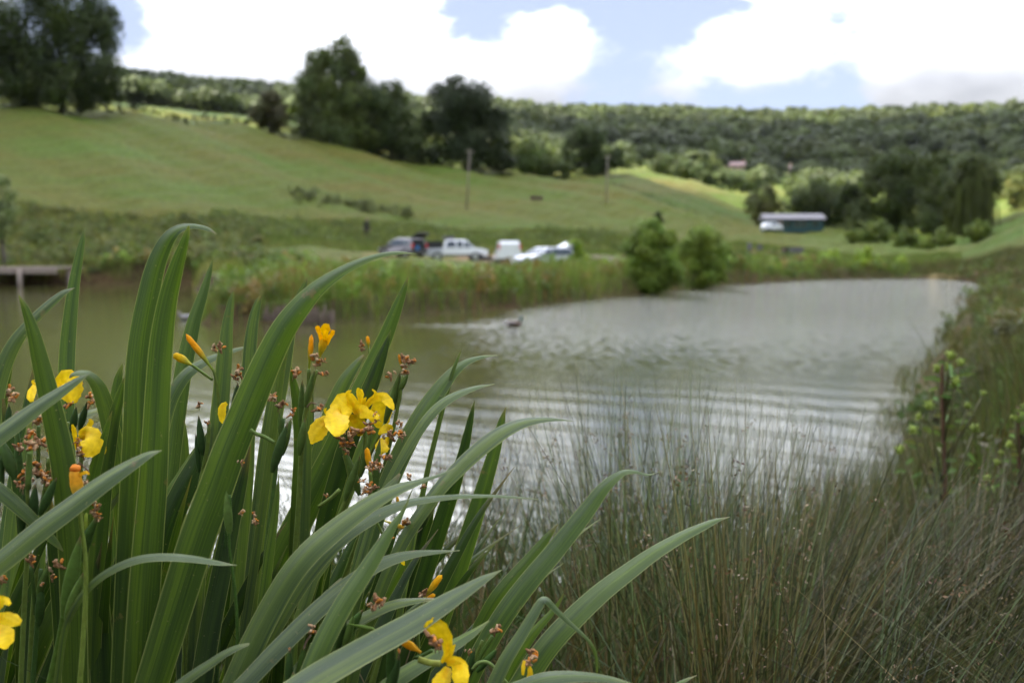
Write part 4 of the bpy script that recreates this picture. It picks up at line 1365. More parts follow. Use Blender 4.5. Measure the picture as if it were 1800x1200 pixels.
def blade_mesh(name, P3, W, col, tilt=None, fold=.16, twist=0.0, nu=7):
    """P3 (n,3) centre line from tip to root, W real widths as seen; the face turns upwards where the leaf arches over"""
    n = len(P3)
    V, UV = [], []
    L = 0
    for i in range(n):
        p = Vector(P3[i])
        t = (Vector(P3[max(i - 1, 0)]) - Vector(P3[min(i + 1, n - 1)])).normalized()
        view = (p - EYE).normalized()
        perp = t.cross(view)
        if perp.length < 1e-5: perp = Vector((1, 0, 0))
        perp.normalize()
        nrm = perp.cross(t).normalized()
        if nrm.dot(view) > 0: nrm = -nrm
        horiz = math.sqrt(max(0, 1 - t.z * t.z))
        up = .95 * max(0, horiz - .35) / .65
        base = (tilt or 0) * (1 - up) + twist * (i / n - .5)
        # choose the sense that lifts the normal towards the sky
        s = 1 if (nrm * math.cos(.3) + perp * math.sin(.3)).z > (nrm * math.cos(.3) - perp * math.sin(.3)).z else -1
        ang = base + s * up * .85
        side = (perp * math.cos(ang) - nrm * math.sin(ang)).normalized()
        nn = (nrm * math.cos(ang) + perp * math.sin(ang)).normalized()
        w = W[i] / max(.5, abs(math.cos(ang))) / 2
        if i: L += (Vector(P3[i]) - Vector(P3[i - 1])).length
        for k in range(nu):
            u = -1 + 2 * k / (nu - 1)
            lift = -fold * w * (abs(u) ** 1.5) + (.05 * w if k == nu // 2 else 0)
            V.append(p + side * (u * w) + nn * lift)
            UV.append(((u + 1) / 2, L * 4))
    V = np.array([tuple(v) for v in V])
    idx = np.arange(n * nu).reshape(n, nu)
    F = np.stack([idx[:-1, :-1], idx[1:, :-1], idx[1:, 1:], idx[:-1, 1:]], -1).reshape(-1, 4)
    C = np.tile(np.asarray(col, float), (len(V), 1))
    # tips are a little yellower
    tipf = np.clip(1 - np.arange(n) / 5.0, 0, 1)[:, None].repeat(nu, 1).reshape(-1, 1)
    C = C * (1 - .6 * tipf) + np.array([.24, .15, .07] if random.random() < .4 else [.20, .20, .06]) * .6 * tipf
    return mesh_np(name, V, F, col=C, uv=np.array(UV), smooth=True)


PLANTS = {}


def plant(key, px, Y, label):
    p = P(px, 440, Y)
    g = Vector((p.x, Y, gz(p.x, Y)))
    e = tag(empty("iris_plant", g), label, "iris", "yellow flag irises on the bank")
    PLANTS[key] = (e, g)
    return e


plant("A", -110, 1.05, "iris at the left edge, its stalks thick with brown withered flowers")
plant("B", 150, 1.12, "iris with two broad upright leaves whose tips cross at the top")
plant("C", 330, 1.10, "iris with the widest leaf, leaning right and ending in a long thin curved tip")
plant("D", 505, 1.22, "iris carrying the pair of fully open yellow flowers")
plant("E", 600, 1.12, "iris with arching leaves reaching out over the water")
plant("F", 800, 1.08, "iris of stiff leaves leaning right into the rushes")
plant("G", 470, .95, "low iris in front whose long blades arch across the others")


def leaf(pl, pts, d0=1.1, d1=None, col=GREEN, tilt=None, fold=.16, twist=0.0, root=True):
    """pts from tip to root: (px, py, apparent width in px); d1 depth of the tip, d0 depth of the lower end"""
    e, g = PLANTS[pl]
    d1 = d0 if d1 is None else d1
    S = catmull([(a, b_, max(w, 0)) for a, b_, w in pts], 5)
    seg = np.concatenate([[0], np.cumsum(np.hypot(np.diff(S[:, 0]), np.diff(S[:, 1])))])
    q = seg / seg[-1]
    P3, W = [], []
    for (a, b_, w), f in zip(S, q):
        Y = d1 + (d0 - d1) * f
        P3.append(tuple(P(a, b_, Y))); W.append(max(.0006, w * Y / FPX))
    if root:
        last = Vector(P3[-1]); prev = Vector(P3[-4])
        dirn = (last - prev).normalized()
        j = Vector((random.uniform(-.03, .03), random.uniform(-.02, .02), -.02))
        tgt = g + j
        ln = (tgt - last).length
        c1 = last + dirn * ln * .35
        c2 = tgt + Vector((0, 0, ln * .25))
        wl = W[-1]
        for k in range(1, 10):
            f = k / 9
            p = last * (1 - f) ** 3 + c1 * 3 * f * (1 - f) ** 2 + c2 * 3 * f * f * (1 - f) + tgt * f ** 3
            P3.append(tuple(p)); W.append(max(wl, .012) * (1 - .45 * f) if wl > .012 else wl + (.014 - wl) * f)
    cc = np.array(col) * random.uniform(.9, 1.12)
    return link("leaf", blade_mesh("leaf", P3, W, cc, tilt if tilt is not None else random.uniform(-.35, .35), fold, twist), M["leaf"], e, True)


# --- plant B: the two crossing broad leaves and companions
leaf("B", [(381, 412, 0), (367, 403, 7), (350, 398, 8), (331, 397, 10), (310, 404, 17), (291, 425, 26), (272, 470, 33), (258, 530, 38), (246, 600, 41), (239, 680, 42), (238, 760, 46), (234, 850, 48), (228, 1000, 52), (220, 1200, 54)], 1.06, 1.10, GREEN, .25, .2)
leaf("B", [(332, 397, 3), (326, 420, 13), (309, 475, 26), (295, 530, 33), (285, 600, 40), (279, 680, 43), (275, 760, 46), (270, 850, 50), (262, 950, 53), (254, 1060, 56), (246, 1200, 58)], 1.02, 1.05, GREEN, -.2, .24)
leaf("B", [(375, 450, 0), (368, 478, 9), (356, 518, 17), (342, 560, 23), (330, 610, 28), (320, 660, 30), (311, 730, 29), (303, 800, 28)], 1.28, 1.32, GREEN, .3)
leaf("B", [(148, 400, 0), (145, 420, 8), (140, 445, 13), (130, 500, 19), (123, 560, 24), (118, 620, 27), (116, 690, 28), (116, 780, 30)], 1.22, 1.27, GREEN, .1)
leaf("B", [(122, 664, 2), (128, 658, 7), (142, 655, 11), (157, 660, 17), (172, 678, 24), (184, 710, 29), (194, 750, 31), (203, 800, 33), (212, 860, 34), (220, 920, 36)], 1.16, 1.10, BLUE, .1)
leaf("B", [(221, 658, 0), (216, 676, 9), (208, 705, 17), (199, 740, 22), (190, 790, 27), (182, 850, 30), (175, 920, 33)], 1.12, 1.12, GREEN, .2)
leaf("B", [(197, 722, 0), (190, 745, 8), (180, 780, 14), (170, 815, 20), (160, 860, 23), (150, 920, 26)], 1.04, 1.04, LIME, -.2)
leaf("B", [(444, 608, 0), (420, 613, 6), (392, 622, 10), (362, 634, 14), (330, 655, 20), (308, 685, 24), (294, 720, 24), (280, 780, 24)], 1.20, 1.24, BLUE, .1)
leaf("B", [(416, 993, 0), (385, 989, 8), (345, 982, 12), (300, 978, 14), (255, 980, 14), (215, 992, 14), (175, 1015, 13), (145, 1045, 12), (125, 1078, 11), (112, 1115, 11), (100, 1200, 12)], .95, .90, BLUE, 0)
leaf("B", [(311, 698, 0), (315, 725, 11), (320, 765, 18), (321, 810, 23), (318, 870, 26)], 1.3, 1.3, BLUE, .2)
leaf("B", [(172, 721, 10), (150, 728, 13), (128, 740, 14), (112, 758, 14), (100, 790, 14)], 1.24, 1.24, BLUE, .1)
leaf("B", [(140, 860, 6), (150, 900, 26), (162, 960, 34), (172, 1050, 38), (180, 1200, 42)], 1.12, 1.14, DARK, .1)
leaf("B", [(215, 640, 3), (208, 665, 14), (204, 700, 20), (203, 760, 26), (205, 860, 30)], 1.3, 1.32, GREEN, .1)
leaf("B", [(285, 791, 0), (262, 799, 12), (240, 811, 19), (210, 829, 26), (170, 856, 32), (120, 893, 36), (70, 930, 38), (20, 971, 38), (-40, 1020, 36)], .92, .90, BLUE, .1)
# --- plant A
leaf("A", [(33, 519, 2), (44, 543, 13), (58, 585, 22), (70, 635, 29), (82, 685, 34), (94, 738, 38), (105, 790, 41), (113, 840, 43), (119, 900, 45), (126, 1000, 46), (130, 1200, 46)], 1.0, 1.0, GREEN, .3, .22)
leaf("A", [(131, 506, 0), (118, 511, 7), (104, 520, 12), (76, 544, 16), (46, 575, 19), (24, 605, 24), (6, 645, 27), (-8, 700, 28), (-20, 800, 28)], 1.16, 1.2, BLUE, .1)
leaf("A", [(22, 628, 0), (17, 650, 8), (9, 685, 13), (2, 730, 16), (-5, 800, 18)], 1.22, 1.22, GREEN, .2)
leaf("A", [(157, 657, 0), (140, 666, 10), (105, 689, 19), (70, 712, 24), (30, 741, 29), (-10, 771, 31), (-60, 812, 33)], .93, .95, BLUE, .1)
leaf("A", [(111, 968, 2), (97, 952, 12), (72, 927, 19), (40, 896, 24), (0, 862, 27), (-50, 830, 28)], .96, 1.0, GREEN, .1)
leaf("A", [(52, 740, 6), (48, 780, 18), (40, 830, 26), (28, 890, 30), (20, 960, 32)], 1.18, 1.2, BLUE, .3)
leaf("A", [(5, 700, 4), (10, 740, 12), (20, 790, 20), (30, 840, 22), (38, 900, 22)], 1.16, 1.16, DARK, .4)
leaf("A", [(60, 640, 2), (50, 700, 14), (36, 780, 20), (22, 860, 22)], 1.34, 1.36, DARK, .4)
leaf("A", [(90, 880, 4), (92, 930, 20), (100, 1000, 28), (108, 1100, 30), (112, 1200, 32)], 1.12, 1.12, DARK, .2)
# --- plant C: the great leaning leaf
leaf("C", [(732, 446, 0), (700, 444, 6), (665, 449, 9), (625, 463, 14), (590, 482, 20), (557, 506, 28), (528, 537, 37), (502, 572, 43), (477, 620, 49), (455, 670, 53), (430, 730, 57), (405, 790, 60), (380, 860, 62), (350, 940, 64), (318, 1040, 64), (290, 1130, 62), (262, 1220, 60)], 1.0, 1.08, GREEN, -.15, .22)
leaf("C", [(410, 510, 0), (406, 530, 11), (399, 575, 20), (394, 635, 27), (388, 700, 30), (382, 760, 32), (372, 830, 34), (360, 900, 36)], 1.14, 1.16, BLUE, .1)
leaf("C", [(458, 520, 5), (453, 533, 12), (446, 560, 18), (440, 605, 23), (437, 660, 25), (436, 730, 26), (432, 830, 28)], 1.2, 1.22, BLUE, .1)
leaf("C", [(540, 487, 0), (536, 500, 9), (524, 530, 18), (510, 570, 24), (502, 615, 28), (493, 665, 31), (483, 720, 32), (472, 790, 34), (462, 880, 36), (450, 1000, 38)], 1.16, 1.2, BLUE, -.1)
leaf("C", [(521, 573, 0), (514, 586, 5), (506, 602, 8), (496, 640, 12), (488, 700, 14)], 1.1, 1.1, BLUE, .1)
leaf("C", [(378, 742, 3), (366, 775, 22), (346, 815, 36), (322, 860, 42), (298, 915, 46), (276, 990, 46)], 1.13, 1.15, DARK, .2)
leaf("C", [(440, 780, 3), (425, 840, 22), (406, 920, 32), (388, 1010, 36), (370, 1100, 38), (352, 1210, 40)], 1.05, 1.1, DARK, .1)
leaf("C", [(352, 778, 6), (340, 800, 14), (318, 838, 20), (300, 872, 24), (285, 930, 26)], 1.2, 1.2, LIME, .4)
leaf("C", [(438, 1131, 4), (418, 1137, 10), (395, 1148, 13), (368, 1166, 16), (338, 1186, 18), (300, 1215, 20)], .9, .88, BLUE, .1)
# --- plant D
leaf("D", [(717, 486, 0), (711, 506, 10), (696, 545, 20), (679, 588, 26), (659, 633, 31), (636, 680, 33), (611, 730, 33), (588, 785, 38), (560, 845, 46), (530, 905, 50), (500, 965, 50), (470, 1040, 48)], 1.20, 1.22, GREEN, .1)
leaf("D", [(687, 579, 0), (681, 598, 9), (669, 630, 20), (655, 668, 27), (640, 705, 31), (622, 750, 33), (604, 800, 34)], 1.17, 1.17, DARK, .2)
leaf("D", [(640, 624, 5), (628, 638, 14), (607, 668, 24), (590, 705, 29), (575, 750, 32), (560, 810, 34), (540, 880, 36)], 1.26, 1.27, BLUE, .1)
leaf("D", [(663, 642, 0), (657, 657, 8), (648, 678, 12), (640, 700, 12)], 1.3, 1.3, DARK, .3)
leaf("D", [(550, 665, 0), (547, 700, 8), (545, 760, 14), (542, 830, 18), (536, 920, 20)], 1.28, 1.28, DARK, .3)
leaf("D", [(508, 632, 2), (512, 655, 9), (519, 690, 16), (524, 730, 20), (526, 790, 20), (522, 860, 20)], 1.2, 1.2, GREEN, .2)
leaf("D", [(548, 696, 2), (543, 730, 12), (540, 775, 16), (538, 830, 18)], 1.17, 1.17, BLUE, .2)
leaf("D", [(490, 835, 0), (487, 870, 9), (481, 920, 14), (472, 980, 18), (462, 1060, 20)], 1.02, 1.02, LIME, .3)
leaf("D", [(700, 672, 8), (686, 698, 18), (668, 730, 24), (650, 765, 26), (630, 810, 26)], 1.24, 1.24, BLUE, .2)
leaf("D", [(672, 905, 5), (655, 935, 22), (640, 975, 32), (625, 1020, 37), (605, 1070, 40), (580, 1130, 40)], 1.16, 1.18, GREEN, .2)
# --- plant E: arching over the water
leaf("E", [(874, 624, 0), (848, 627, 6), (822, 635, 11), (798, 652, 19), (774, 681, 28), (750, 715, 33), (728, 752, 35), (706, 795, 36), (686, 840, 36), (662, 900, 36), (640, 970, 34)], 1.14, 1.22, GREEN, .1)
leaf("E", [(869, 675, 0), (840, 680, 7), (810, 690, 12), (782, 705, 16), (757, 728, 18), (735, 758, 18), (714, 792, 17), (692, 832, 16), (672, 872, 15), (650, 930, 14)], 1.10, 1.16, BLUE, .1)
leaf("E", [(812, 612, 0), (804, 632, 5), (796, 652, 7), (788, 680, 8)], 1.2, 1.2, BLUE, .1)
leaf("E", [(1010, 740, 0), (980, 737, 5), (950, 737, 11), (920, 742, 17), (890, 754, 24), (860, 774, 28), (830, 799, 28), (802, 826, 27), (775, 855, 25), (745, 895, 24), (712, 945, 23), (680, 1010, 22)], 1.02, 1.08, BLUE, 0)
leaf("E", [(800, 822, 3), (782, 831, 5), (762, 838, 6), (740, 845, 10), (700, 858, 20), (660, 878, 28), (620, 905, 34), (585, 932, 38), (545, 967, 41), (510, 1010, 42), (475, 1070, 44), (440, 1140, 46), (405, 1220, 46)], .94, .98, BLUE, 0)
leaf("E", [(947, 877, 0), (900, 873, 4), (850, 871, 6), (800, 872, 9), (750, 877, 12), (710, 885, 16), (668, 902, 21), (622, 928, 26), (580, 962, 29), (540, 1008, 31), (500, 1068, 33), (462, 1138, 34), (430, 1210, 34)], .96, 1.04, BLUE, 0)
leaf("E", [(703, 832, 4), (692, 846, 12), (672, 866, 16), (648, 886, 18), (620, 915, 20)], 1.05, 1.08, BLUE, .1)
leaf("E", [(889, 715, 0), (882, 740, 12), (871, 785, 21), (858, 830, 26), (843, 880, 30), (824, 940, 33), (804, 1000, 36), (780, 1070, 36)], 1.24, 1.26, GREEN, .1)
leaf("E", [(834, 704, 0), (829, 728, 9), (821, 765, 15), (812, 805, 20), (797, 855, 26), (780, 905, 30), (762, 960, 32)], 1.28, 1.28, DARK, .1)
leaf("E", [(700, 1010, 4), (722, 1042, 0)][::-1] if False else [(735, 1052, 2), (700, 1058, 14), (660, 1075, 18), (620, 1100, 18), (580, 1140, 18)], 1.0, 1.0, BLUE, .1)
# --- plant G: low blades in front
leaf("G", [(808, 967, 0), (770, 969, 7), (730, 972, 13), (690, 981, 20), (650, 999, 24), (610, 1026, 28), (570, 1059, 31), (530, 1097, 33), (480, 1147, 33), (420, 1210, 32)], .92, .98, BLUE, 0)
leaf("G", [(718, 878, 2), (707, 900, 8), (690, 925, 15), (667, 963, 25), (640, 1005, 31), (613, 1045, 35), (588, 1088, 37), (562, 1140, 38), (535, 1205, 38)], .88, .92, LIME, .2)
leaf("G", [(882, 1001, 0), (852, 1016, 14), (815, 1038, 25), (770, 1065, 36), (720, 1095, 43), (670, 1122, 46), (610, 1155, 48), (550, 1190, 50), (490, 1230, 50)], .84, .9, BLUE, 0)
leaf("G", [(860, 1090, 2), (830, 1112, 14), (790, 1136, 22), (745, 1162, 26), (700, 1190, 30), (650, 1230, 30)], .9, .94, LIME, .2)
leaf("G", [(770, 1052, 3), (735, 1054, 10), (690, 1062, 16), (650, 1078, 18), (610, 1100, 18)], .98, 1.0, BLUE, 0)
# --- plant F
leaf("F", [(1160, 829, 0), (1138, 834, 3), (1118, 829, 6), (1098, 829, 10), (1078, 841, 17), (1058, 860, 23), (1034, 892, 29), (1004, 930, 33), (970, 972, 35), (935, 1013, 36), (900, 1058, 38), (870, 1103, 38), (838, 1160, 38)], 1.08, 1.12, GREEN, .1)
leaf("F", [(1283, 908, 0), (1262, 913, 7), (1240, 922, 13), (1200, 941, 19), (1150, 970, 25), (1108, 1000, 30), (1060, 1036, 35), (1012, 1080, 39), (972, 1122, 41), (940, 1165, 43), (905, 1220, 44)], 1.0, 1.04, GREEN, 0)
leaf("F", [(981, 920, 0), (963, 942, 13), (932, 980, 21), (897, 1020, 26), (870, 1055, 28), (845, 1100, 28)], 1.2, 1.2, GREEN, .1)
leaf("F", [(1048, 1200, 3), (1049, 1165, 5), (1043, 1138, 6), (1026, 1116, 6), (1000, 1093, 9), (976, 1070, 11), (957, 1053, 13), (943, 1070, 18), (918, 1112, 21), (888, 1160, 25), (862, 1215, 27)], .95, 1.0, BLUE, .1)
leaf("F", [(991, 1043, 0), (976, 1068, 9), (952, 1095, 14), (930, 1122, 18), (905, 1160, 20)], 1.12, 1.12, LIME, .1)
leaf("F", [(1120, 1203, 0), (1070, 1192, 12), (1010, 1187, 20), (955, 1192, 26), (900, 1212, 28)], .9, .9, GREEN, 0)
leaf("F", [(1225, 1186, 0), (1200, 1197, 7), (1160, 1220, 12)], .95, .95, LIME, .1)
leaf("F", [(762, 860, 3), (750, 910, 24), (735, 980, 34), (716, 1060, 38), (700, 1150, 40)], 1.32, 1.32, DARK, .1)

# filler leaves deeper in the clump, mostly hidden by the ones in front
frng = random.Random(5)
for i in range(96):
    bx = frng.uniform(-80, 760)
    pl = min(PLANTS, key=lambda k: abs({"A": -20, "B": 170, "C": 320, "D": 480, "E": 600, "F": 780, "G": 9999}[k] - bx))
    ty = frng.uniform(820, 1060)
    lean = frng.gauss(.04 + bx * .0005, .16)
    w = frng.uniform(20, 40)
    d = frng.uniform(1.08, 1.5)
    pts = []
    H = 1230 - ty
    for k in range(6):
        f = k / 5
        y_ = ty + H * f
        x_ = bx + lean * (1230 - y_) * (1 + .25 * (1 - f)) + (0 if k else lean * 25)
        pts.append((x_, y_, w * (1 - (1 - f) ** 2.2)))
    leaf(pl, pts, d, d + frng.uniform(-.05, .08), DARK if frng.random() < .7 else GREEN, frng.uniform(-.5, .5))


# ------------------------------------------------------------------ flower stalks
def pw(px, py, Y): return P(px, py, Y)


STEMG = (.12, .17, .035)
SPATHE = (.078, .125, .026)


def stalk(pl, pts, d, w=8, col=STEMG):
    """pts from top to bottom"""
    e, g = PLANTS[pl]
    S = catmull([(a, b_) for a, b_ in pts], 4)
    P3 = [P(a, b_, d) for a, b_ in S]
    last = P3[-1]
    dn = (P3[-1] - P3[-3]).normalized()
    tgt = g + Vector((random.uniform(-.03, .03), random.uniform(-.03, .03), -.02))
    ln = (tgt - last).length
    for k in range(1, 7):
        f = k / 6
        P3.append(last * (1 - f) ** 3 + (last + dn * ln * .35) * 3 * f * (1 - f) ** 2 + (tgt + Vector((0, 0, ln * .2))) * 3 * f * f * (1 - f) + tgt * f ** 3)
    n = len(P3)
    r0 = w * d / FPX / 2
    mb = MB().tube(P3, [r0 * (.75 + .5 * i / n) for i in range(n)], 8, col)
    return mb.build("flower_stem", M["stem"], e, True, True)


def branch(st, pts, d, w=5, col=STEMG):
    S = catmull([(a, b_) for a, b_ in pts], 4)
    return MB().tube([P(a, b_, d) for a, b_ in S], w * d / FPX / 2, 7, col).build("stalk", M["stem"], st, True, True)


def spathe(st, tip, root, d, w=14, col=SPATHE, brown=True):
    """a boat-shaped bract sheathing a bud, pointed, with a brown tip"""
    a, b_ = P(*tip, d), P(*root, d)
    ax = (a - b_); L = ax.length; ax.normalize()
    view = (a - EYE).normalized()
    s = ax.cross(view).normalized(); nrm = s.cross(ax).normalized()
    if nrm.dot(view) > 0: nrm = -nrm
    W = w * d / FPX / 2
    mb = MB(); V, C = [], []
    n, m_ = 9, 8
    for i in range(n):
        f = i / (n - 1)
        r = W * (math.sin(math.pi * min(1, f * .93 + .07)) ** .7) * (1 - .25 * f) if f < 1 else W * .04
        p = b_ + ax * L * f + nrm * math.sin(f * math.pi) * W * .25
        for k in range(m_):
            an = 2 * math.pi * k / m_
            V.append(p + s * math.cos(an) * r + nrm * math.sin(an) * r * .55)
            c = np.array(col) * (1 + .25 * math.sin(an * 2))
            if brown and f > .93: c = np.array((.16, .10, .05))
            C.append(tuple(c))
    F = [(i * m_ + k, i * m_ + (k + 1) % m_, (i + 1) * m_ + (k + 1) % m_, (i + 1) * m_ + k) for i in range(n - 1) for k in range(m_)]
    mb.v, mb.f, mb.c = [tuple(v) for v in V], F, C
    return mb.build("bract", M["stem"], st, True, True)


def bud(st, tip, root, d, w=10, ctip=(.85, .42, .01), croot=(.30, .36, .03), name="bud"):
    a, b_ = P(*tip, d), P(*root, d)
    ax = (a - b_); L = ax.length; ax.normalize()
    s = ax.cross((a - EYE).normalized()).normalized(); nrm = s.cross(ax)
    W = w * d / FPX / 2
    n, m_ = 12, 9
    V, C = [], []
    for i in range(n):
        f = i / (n - 1)
        r = W * (.35 + .65 * math.sin(math.pi * min(1, max(0, (f - .15) / .95))) ** .8) if f < .97 else W * .08
        p = b_ + ax * L * f
        q = np.clip((f - .25) / .4, 0, 1)
        for k in range(m_):
            an = 2 * math.pi * k / m_ + f * 2.2
            rr_ = r * (1 + .10 * math.sin(3 * an - f * 5))
            V.append(tuple(p + s * math.cos(an) * rr_ + nrm * math.sin(an) * rr_))
            C.append(tuple(np.array(croot) * (1 - q) + np.array(ctip) * q * (1 + .12 * math.sin(3 * an))))
    F = [(i * m_ + k, i * m_ + (k + 1) % m_, (i + 1) * m_ + (k + 1) % m_, (i + 1) * m_ + k) for i in range(n - 1) for k in range(m_)]
    mb = MB(); mb.v, mb.f, mb.c = V, F, C
    return mb.build(name, M["petal"], st, True, True)


# withered flowers: four crumpled shapes, copied about
def withered_mesh(seed):
    r_ = random.Random(seed)
    mb = MB()
    cols = [(.38, .21, .10), (.48, .31, .17), (.27, .145, .07), (.52, .20, .035), (.52, .36, .21)]
    for k in range(r_.randint(6, 9)):
        p = Vector((r_.gauss(0, .30), r_.gauss(0, .25), r_.gauss(.05, .38)))
        pts = [p]
        dr_ = Vector((r_.uniform(-1, 1), r_.uniform(-1, 1), r_.uniform(-1, 1))).normalized()
        for q in range(5):
            dr_ = (dr_ + Vector((r_.uniform(-1, 1), r_.uniform(-1, 1), r_.uniform(-1, 1))) * .8).normalized()
            pts.append(pts[-1] + dr_ * .17)
        b0 = len(mb.v)
        mb.tube(pts, [r_.uniform(.14, .26), r_.uniform(.14, .28), r_.uniform(.10, .26), r_.uniform(.14, .26), .16, .06], 6, cols[r_.randrange(5)])
        for i in range(b0, len(mb.v)):
            v = mb.v[i]
            mb.v[i] = (v[0] + r_.uniform(-.035, .035), v[1] + r_.uniform(-.035, .035), v[2] + r_.uniform(-.035, .035))
    mb.ell((0, 0, -.25), (.2, .2, .32), 8, 6, cols[0], .18, seed)
    mb.tube([(0, 0, -.45), (.03, 0, -.8), (0, 0, -1.15)], [.10, .055, .05], 6, (.22, .15, .08))
    return mb.mesh("withered_flower", True)


WM = [withered_mesh(s_) for s_ in (3, 8, 21, 34, 55)]
for w_ in WM: w_.materials.append(M["withered"])


def withered(st, px, py, d, r=9, ang=0.0):
    o = bpy.data.objects.new("withered_flower", random.choice(WM))
    COL.objects.link(o)
    o.parent = st
    from mathutils import Matrix, Euler
    s_ = r * d / FPX * 1.45
    mw = Matrix.LocRotScale(P(px, py, d), Euler((random.uniform(-.4, .4), ang, random.uniform(0, 6.28))), Vector((s_, s_, s_)))
    o.matrix_parent_inverse = parent_world(st).inverted()
    o.location, rq, o.scale = mw.decompose()
    o.rotation_euler = rq.to_euler()
    return o


YEL = np.array((.86, .60, .008)); YEL2 = np.array((.78, .44, .004)); VEIN = np.array((.22, .07, .01))


def petal(mb, O, axes, path, widths, cup=.25, frill=.0, col=YEL, vein=False, seed=0):
    """path: (out, up) in petal plane; axes = (outward, up, sideways) unit vectors"""
    out, up, side = axes
    r_ = random.Random(seed)
    S = catmull([(a, b_, w) for (a, b_), w in zip(path, widths)], 4)
    nu = 9
    V, C = [], []
    n = len(S)
    ph = r_.uniform(0, 6)
    for i, (a, b_, w) in enumerate(S):
        f = i / (n - 1)
        a0, b0 = S[max(i - 1, 0)][:2]; a1, b1 = S[min(i + 1, n - 1)][:2]
        tx, tz = a1 - a0, b1 - b0; l = math.hypot(tx, tz) + 1e-9
        nv = (out * (-tz / l) + up * (tx / l))
        for k in range(nu):
            u = -1 + 2 * k / (nu - 1)
            edge = abs(u) ** 2
            off = -cup * max(w, 0) * edge + frill * math.sin(f * 15 + u * 4 + ph) * edge + .012 * math.sin(u * 9 + ph) * max(w, 0)
            V.append(tuple(O + out * a + up * b_ + side * (u * max(w, .0003)) + nv * off))
            c = YEL2 * (1 - f) + np.asarray(col) * f if f < .4 else np.asarray(col) * (1 - .12 * abs(u) * abs(math.sin(u * 13)))
            if vein and .25 < f < .55 and k in (3, 5): c = c * .6 + VEIN * .4
            C.append(tuple(c))
    F = [(i * nu + k, i * nu + k + 1, (i + 1) * nu + k + 1, (i + 1) * nu + k) for i in range(n - 1) for k in range(nu - 1)]
    mb.add(V, F)
    mb.c[-len(V):] = C


def flower(st, px, py, d, R_=50, rot=0.0, tiltx=0.0, tilty=0.0, falls=(0, 1, 2), name="flower", droop=1.0, seed=1):
    """px,py is the heart of the flower; R_ apparent radius in px"""
    from mathutils import Euler
    O = P(px, py, d)
    s_ = R_ * d / FPX
    rm = Euler((tiltx, tilty, 0)).to_matrix()
    mb = MB()
    r_ = random.Random(seed)
    for k in range(3):
        an = rot + k * 2 * math.pi / 3
        out = rm @ Vector((math.cos(an), math.sin(an), 0)); up = rm @ Vector((0, 0, 1)); side = out.cross(up).normalized()
        ax = (out, up, side)
        dz = r_.uniform(-.08, .08)
        if k in falls:
            petal(mb, O, ax, [(0.02 * s_, -.30 * s_), (.22 * s_, .02 * s_), (.48 * s_, .12 * s_), (.74 * s_, (.0 + dz) * s_), (.93 * s_, (-.30 * droop) * s_), (1.0 * s_, (-.66 * droop) * s_), (.97 * s_, -.92 * droop * s_)],
                  [.06 * s_, .10 * s_, .20 * s_, .36 * s_, .46 * s_, .36 * s_, .05 * s_], .22, .02 * s_, YEL * r_.uniform(.93, 1.04), True, seed + k)
        # style arm with a split frilled crest, arched over the fall
        petal(mb, O, ax, [(0.0, -.25 * s_), (.12 * s_, .10 * s_), (.30 * s_, .30 * s_), (.46 * s_, .40 * s_), (.52 * s_, .56 * s_), (.47 * s_, .70 * s_)],
              [.06 * s_, .09 * s_, .12 * s_, .13 * s_, .12 * s_, .03 * s_], .4, .03 * s_, YEL * 1.02, False, seed + 10 + k)
        # small upright standard between the falls
        an2 = an + math.pi / 3
        out2 = rm @ Vector((math.cos(an2), math.sin(an2), 0)); side2 = out2.cross(up).normalized()
        petal(mb, O, (out2, up, side2), [(0.02 * s_, -.28 * s_), (.14 * s_, .02 * s_), (.26 * s_, .22 * s_), (.34 * s_, .44 * s_), (.42 * s_, .52 * s_)],
              [.04 * s_, .06 * s_, .08 * s_, .07 * s_, .01 * s_], .3, .02 * s_, YEL, False, seed + 20 + k)
    up = rm @ Vector((0, 0, 1))
    mb.tube([O - up * .75 * s_, O - up * .45 * s_, O - up * .2 * s_], [.07 * s_, .08 * s_, .07 * s_], 8, (.35, .40, .04))
    return mb.build(name, M["petal"], st, True, True)


def free_petal(st, pts, d0, d1, name="petal", col=YEL, cup=.2, seed=1):
    """a single drooping petal given by its centre line and widths in px"""
    S = catmull([(a, b_, w) for a, b_, w in pts], 4)
    n = len(S); nu = 9
    V, C = [], []
    r_ = random.Random(seed); ph = r_.uniform(0, 6)
    for i, (a, b_, w) in enumerate(S):
        f = i / (n - 1); Y = d0 + (d1 - d0) * math.sin(f * math.pi / 2)
        p = P(a, b_, Y)
        q0 = S[max(i - 1, 0)]; q1 = S[min(i + 1, n - 1)]
        t = (P(q1[0], q1[1], Y) - P(q0[0], q0[1], Y)).normalized()
        view = (p - EYE).normalized()
        s = t.cross(view).normalized()
        for k in range(nu):
            u = -1 + 2 * k / (nu - 1)
            ww = max(w, .4) * Y / FPX / 2
            jag = 1 + .07 * math.sin(i * 2.1 + ph) * abs(u)
            V.append(tuple(p + s * u * ww * jag + view * (cup * ww * u * u + .08 * ww * math.sin(u * 7 + f * 5 + ph))))
            c = np.asarray(col) * (1 - .15 * abs(math.sin(u * 11 + ph)) * .7) * (.93 + .1 * f)
            if f < .35 and abs(u) < .5: c = c * .75 + np.array((.75, .25, .0)) * .25
            C.append(tuple(c))
    F = [(i * nu + k, i * nu + k + 1, (i + 1) * nu + k + 1, (i + 1) * nu + k) for i in range(n - 1) for k in range(nu - 1)]
    mb = MB().add(V, F); mb.c = C
    return mb.build(name, M["petal"], st, True, True)


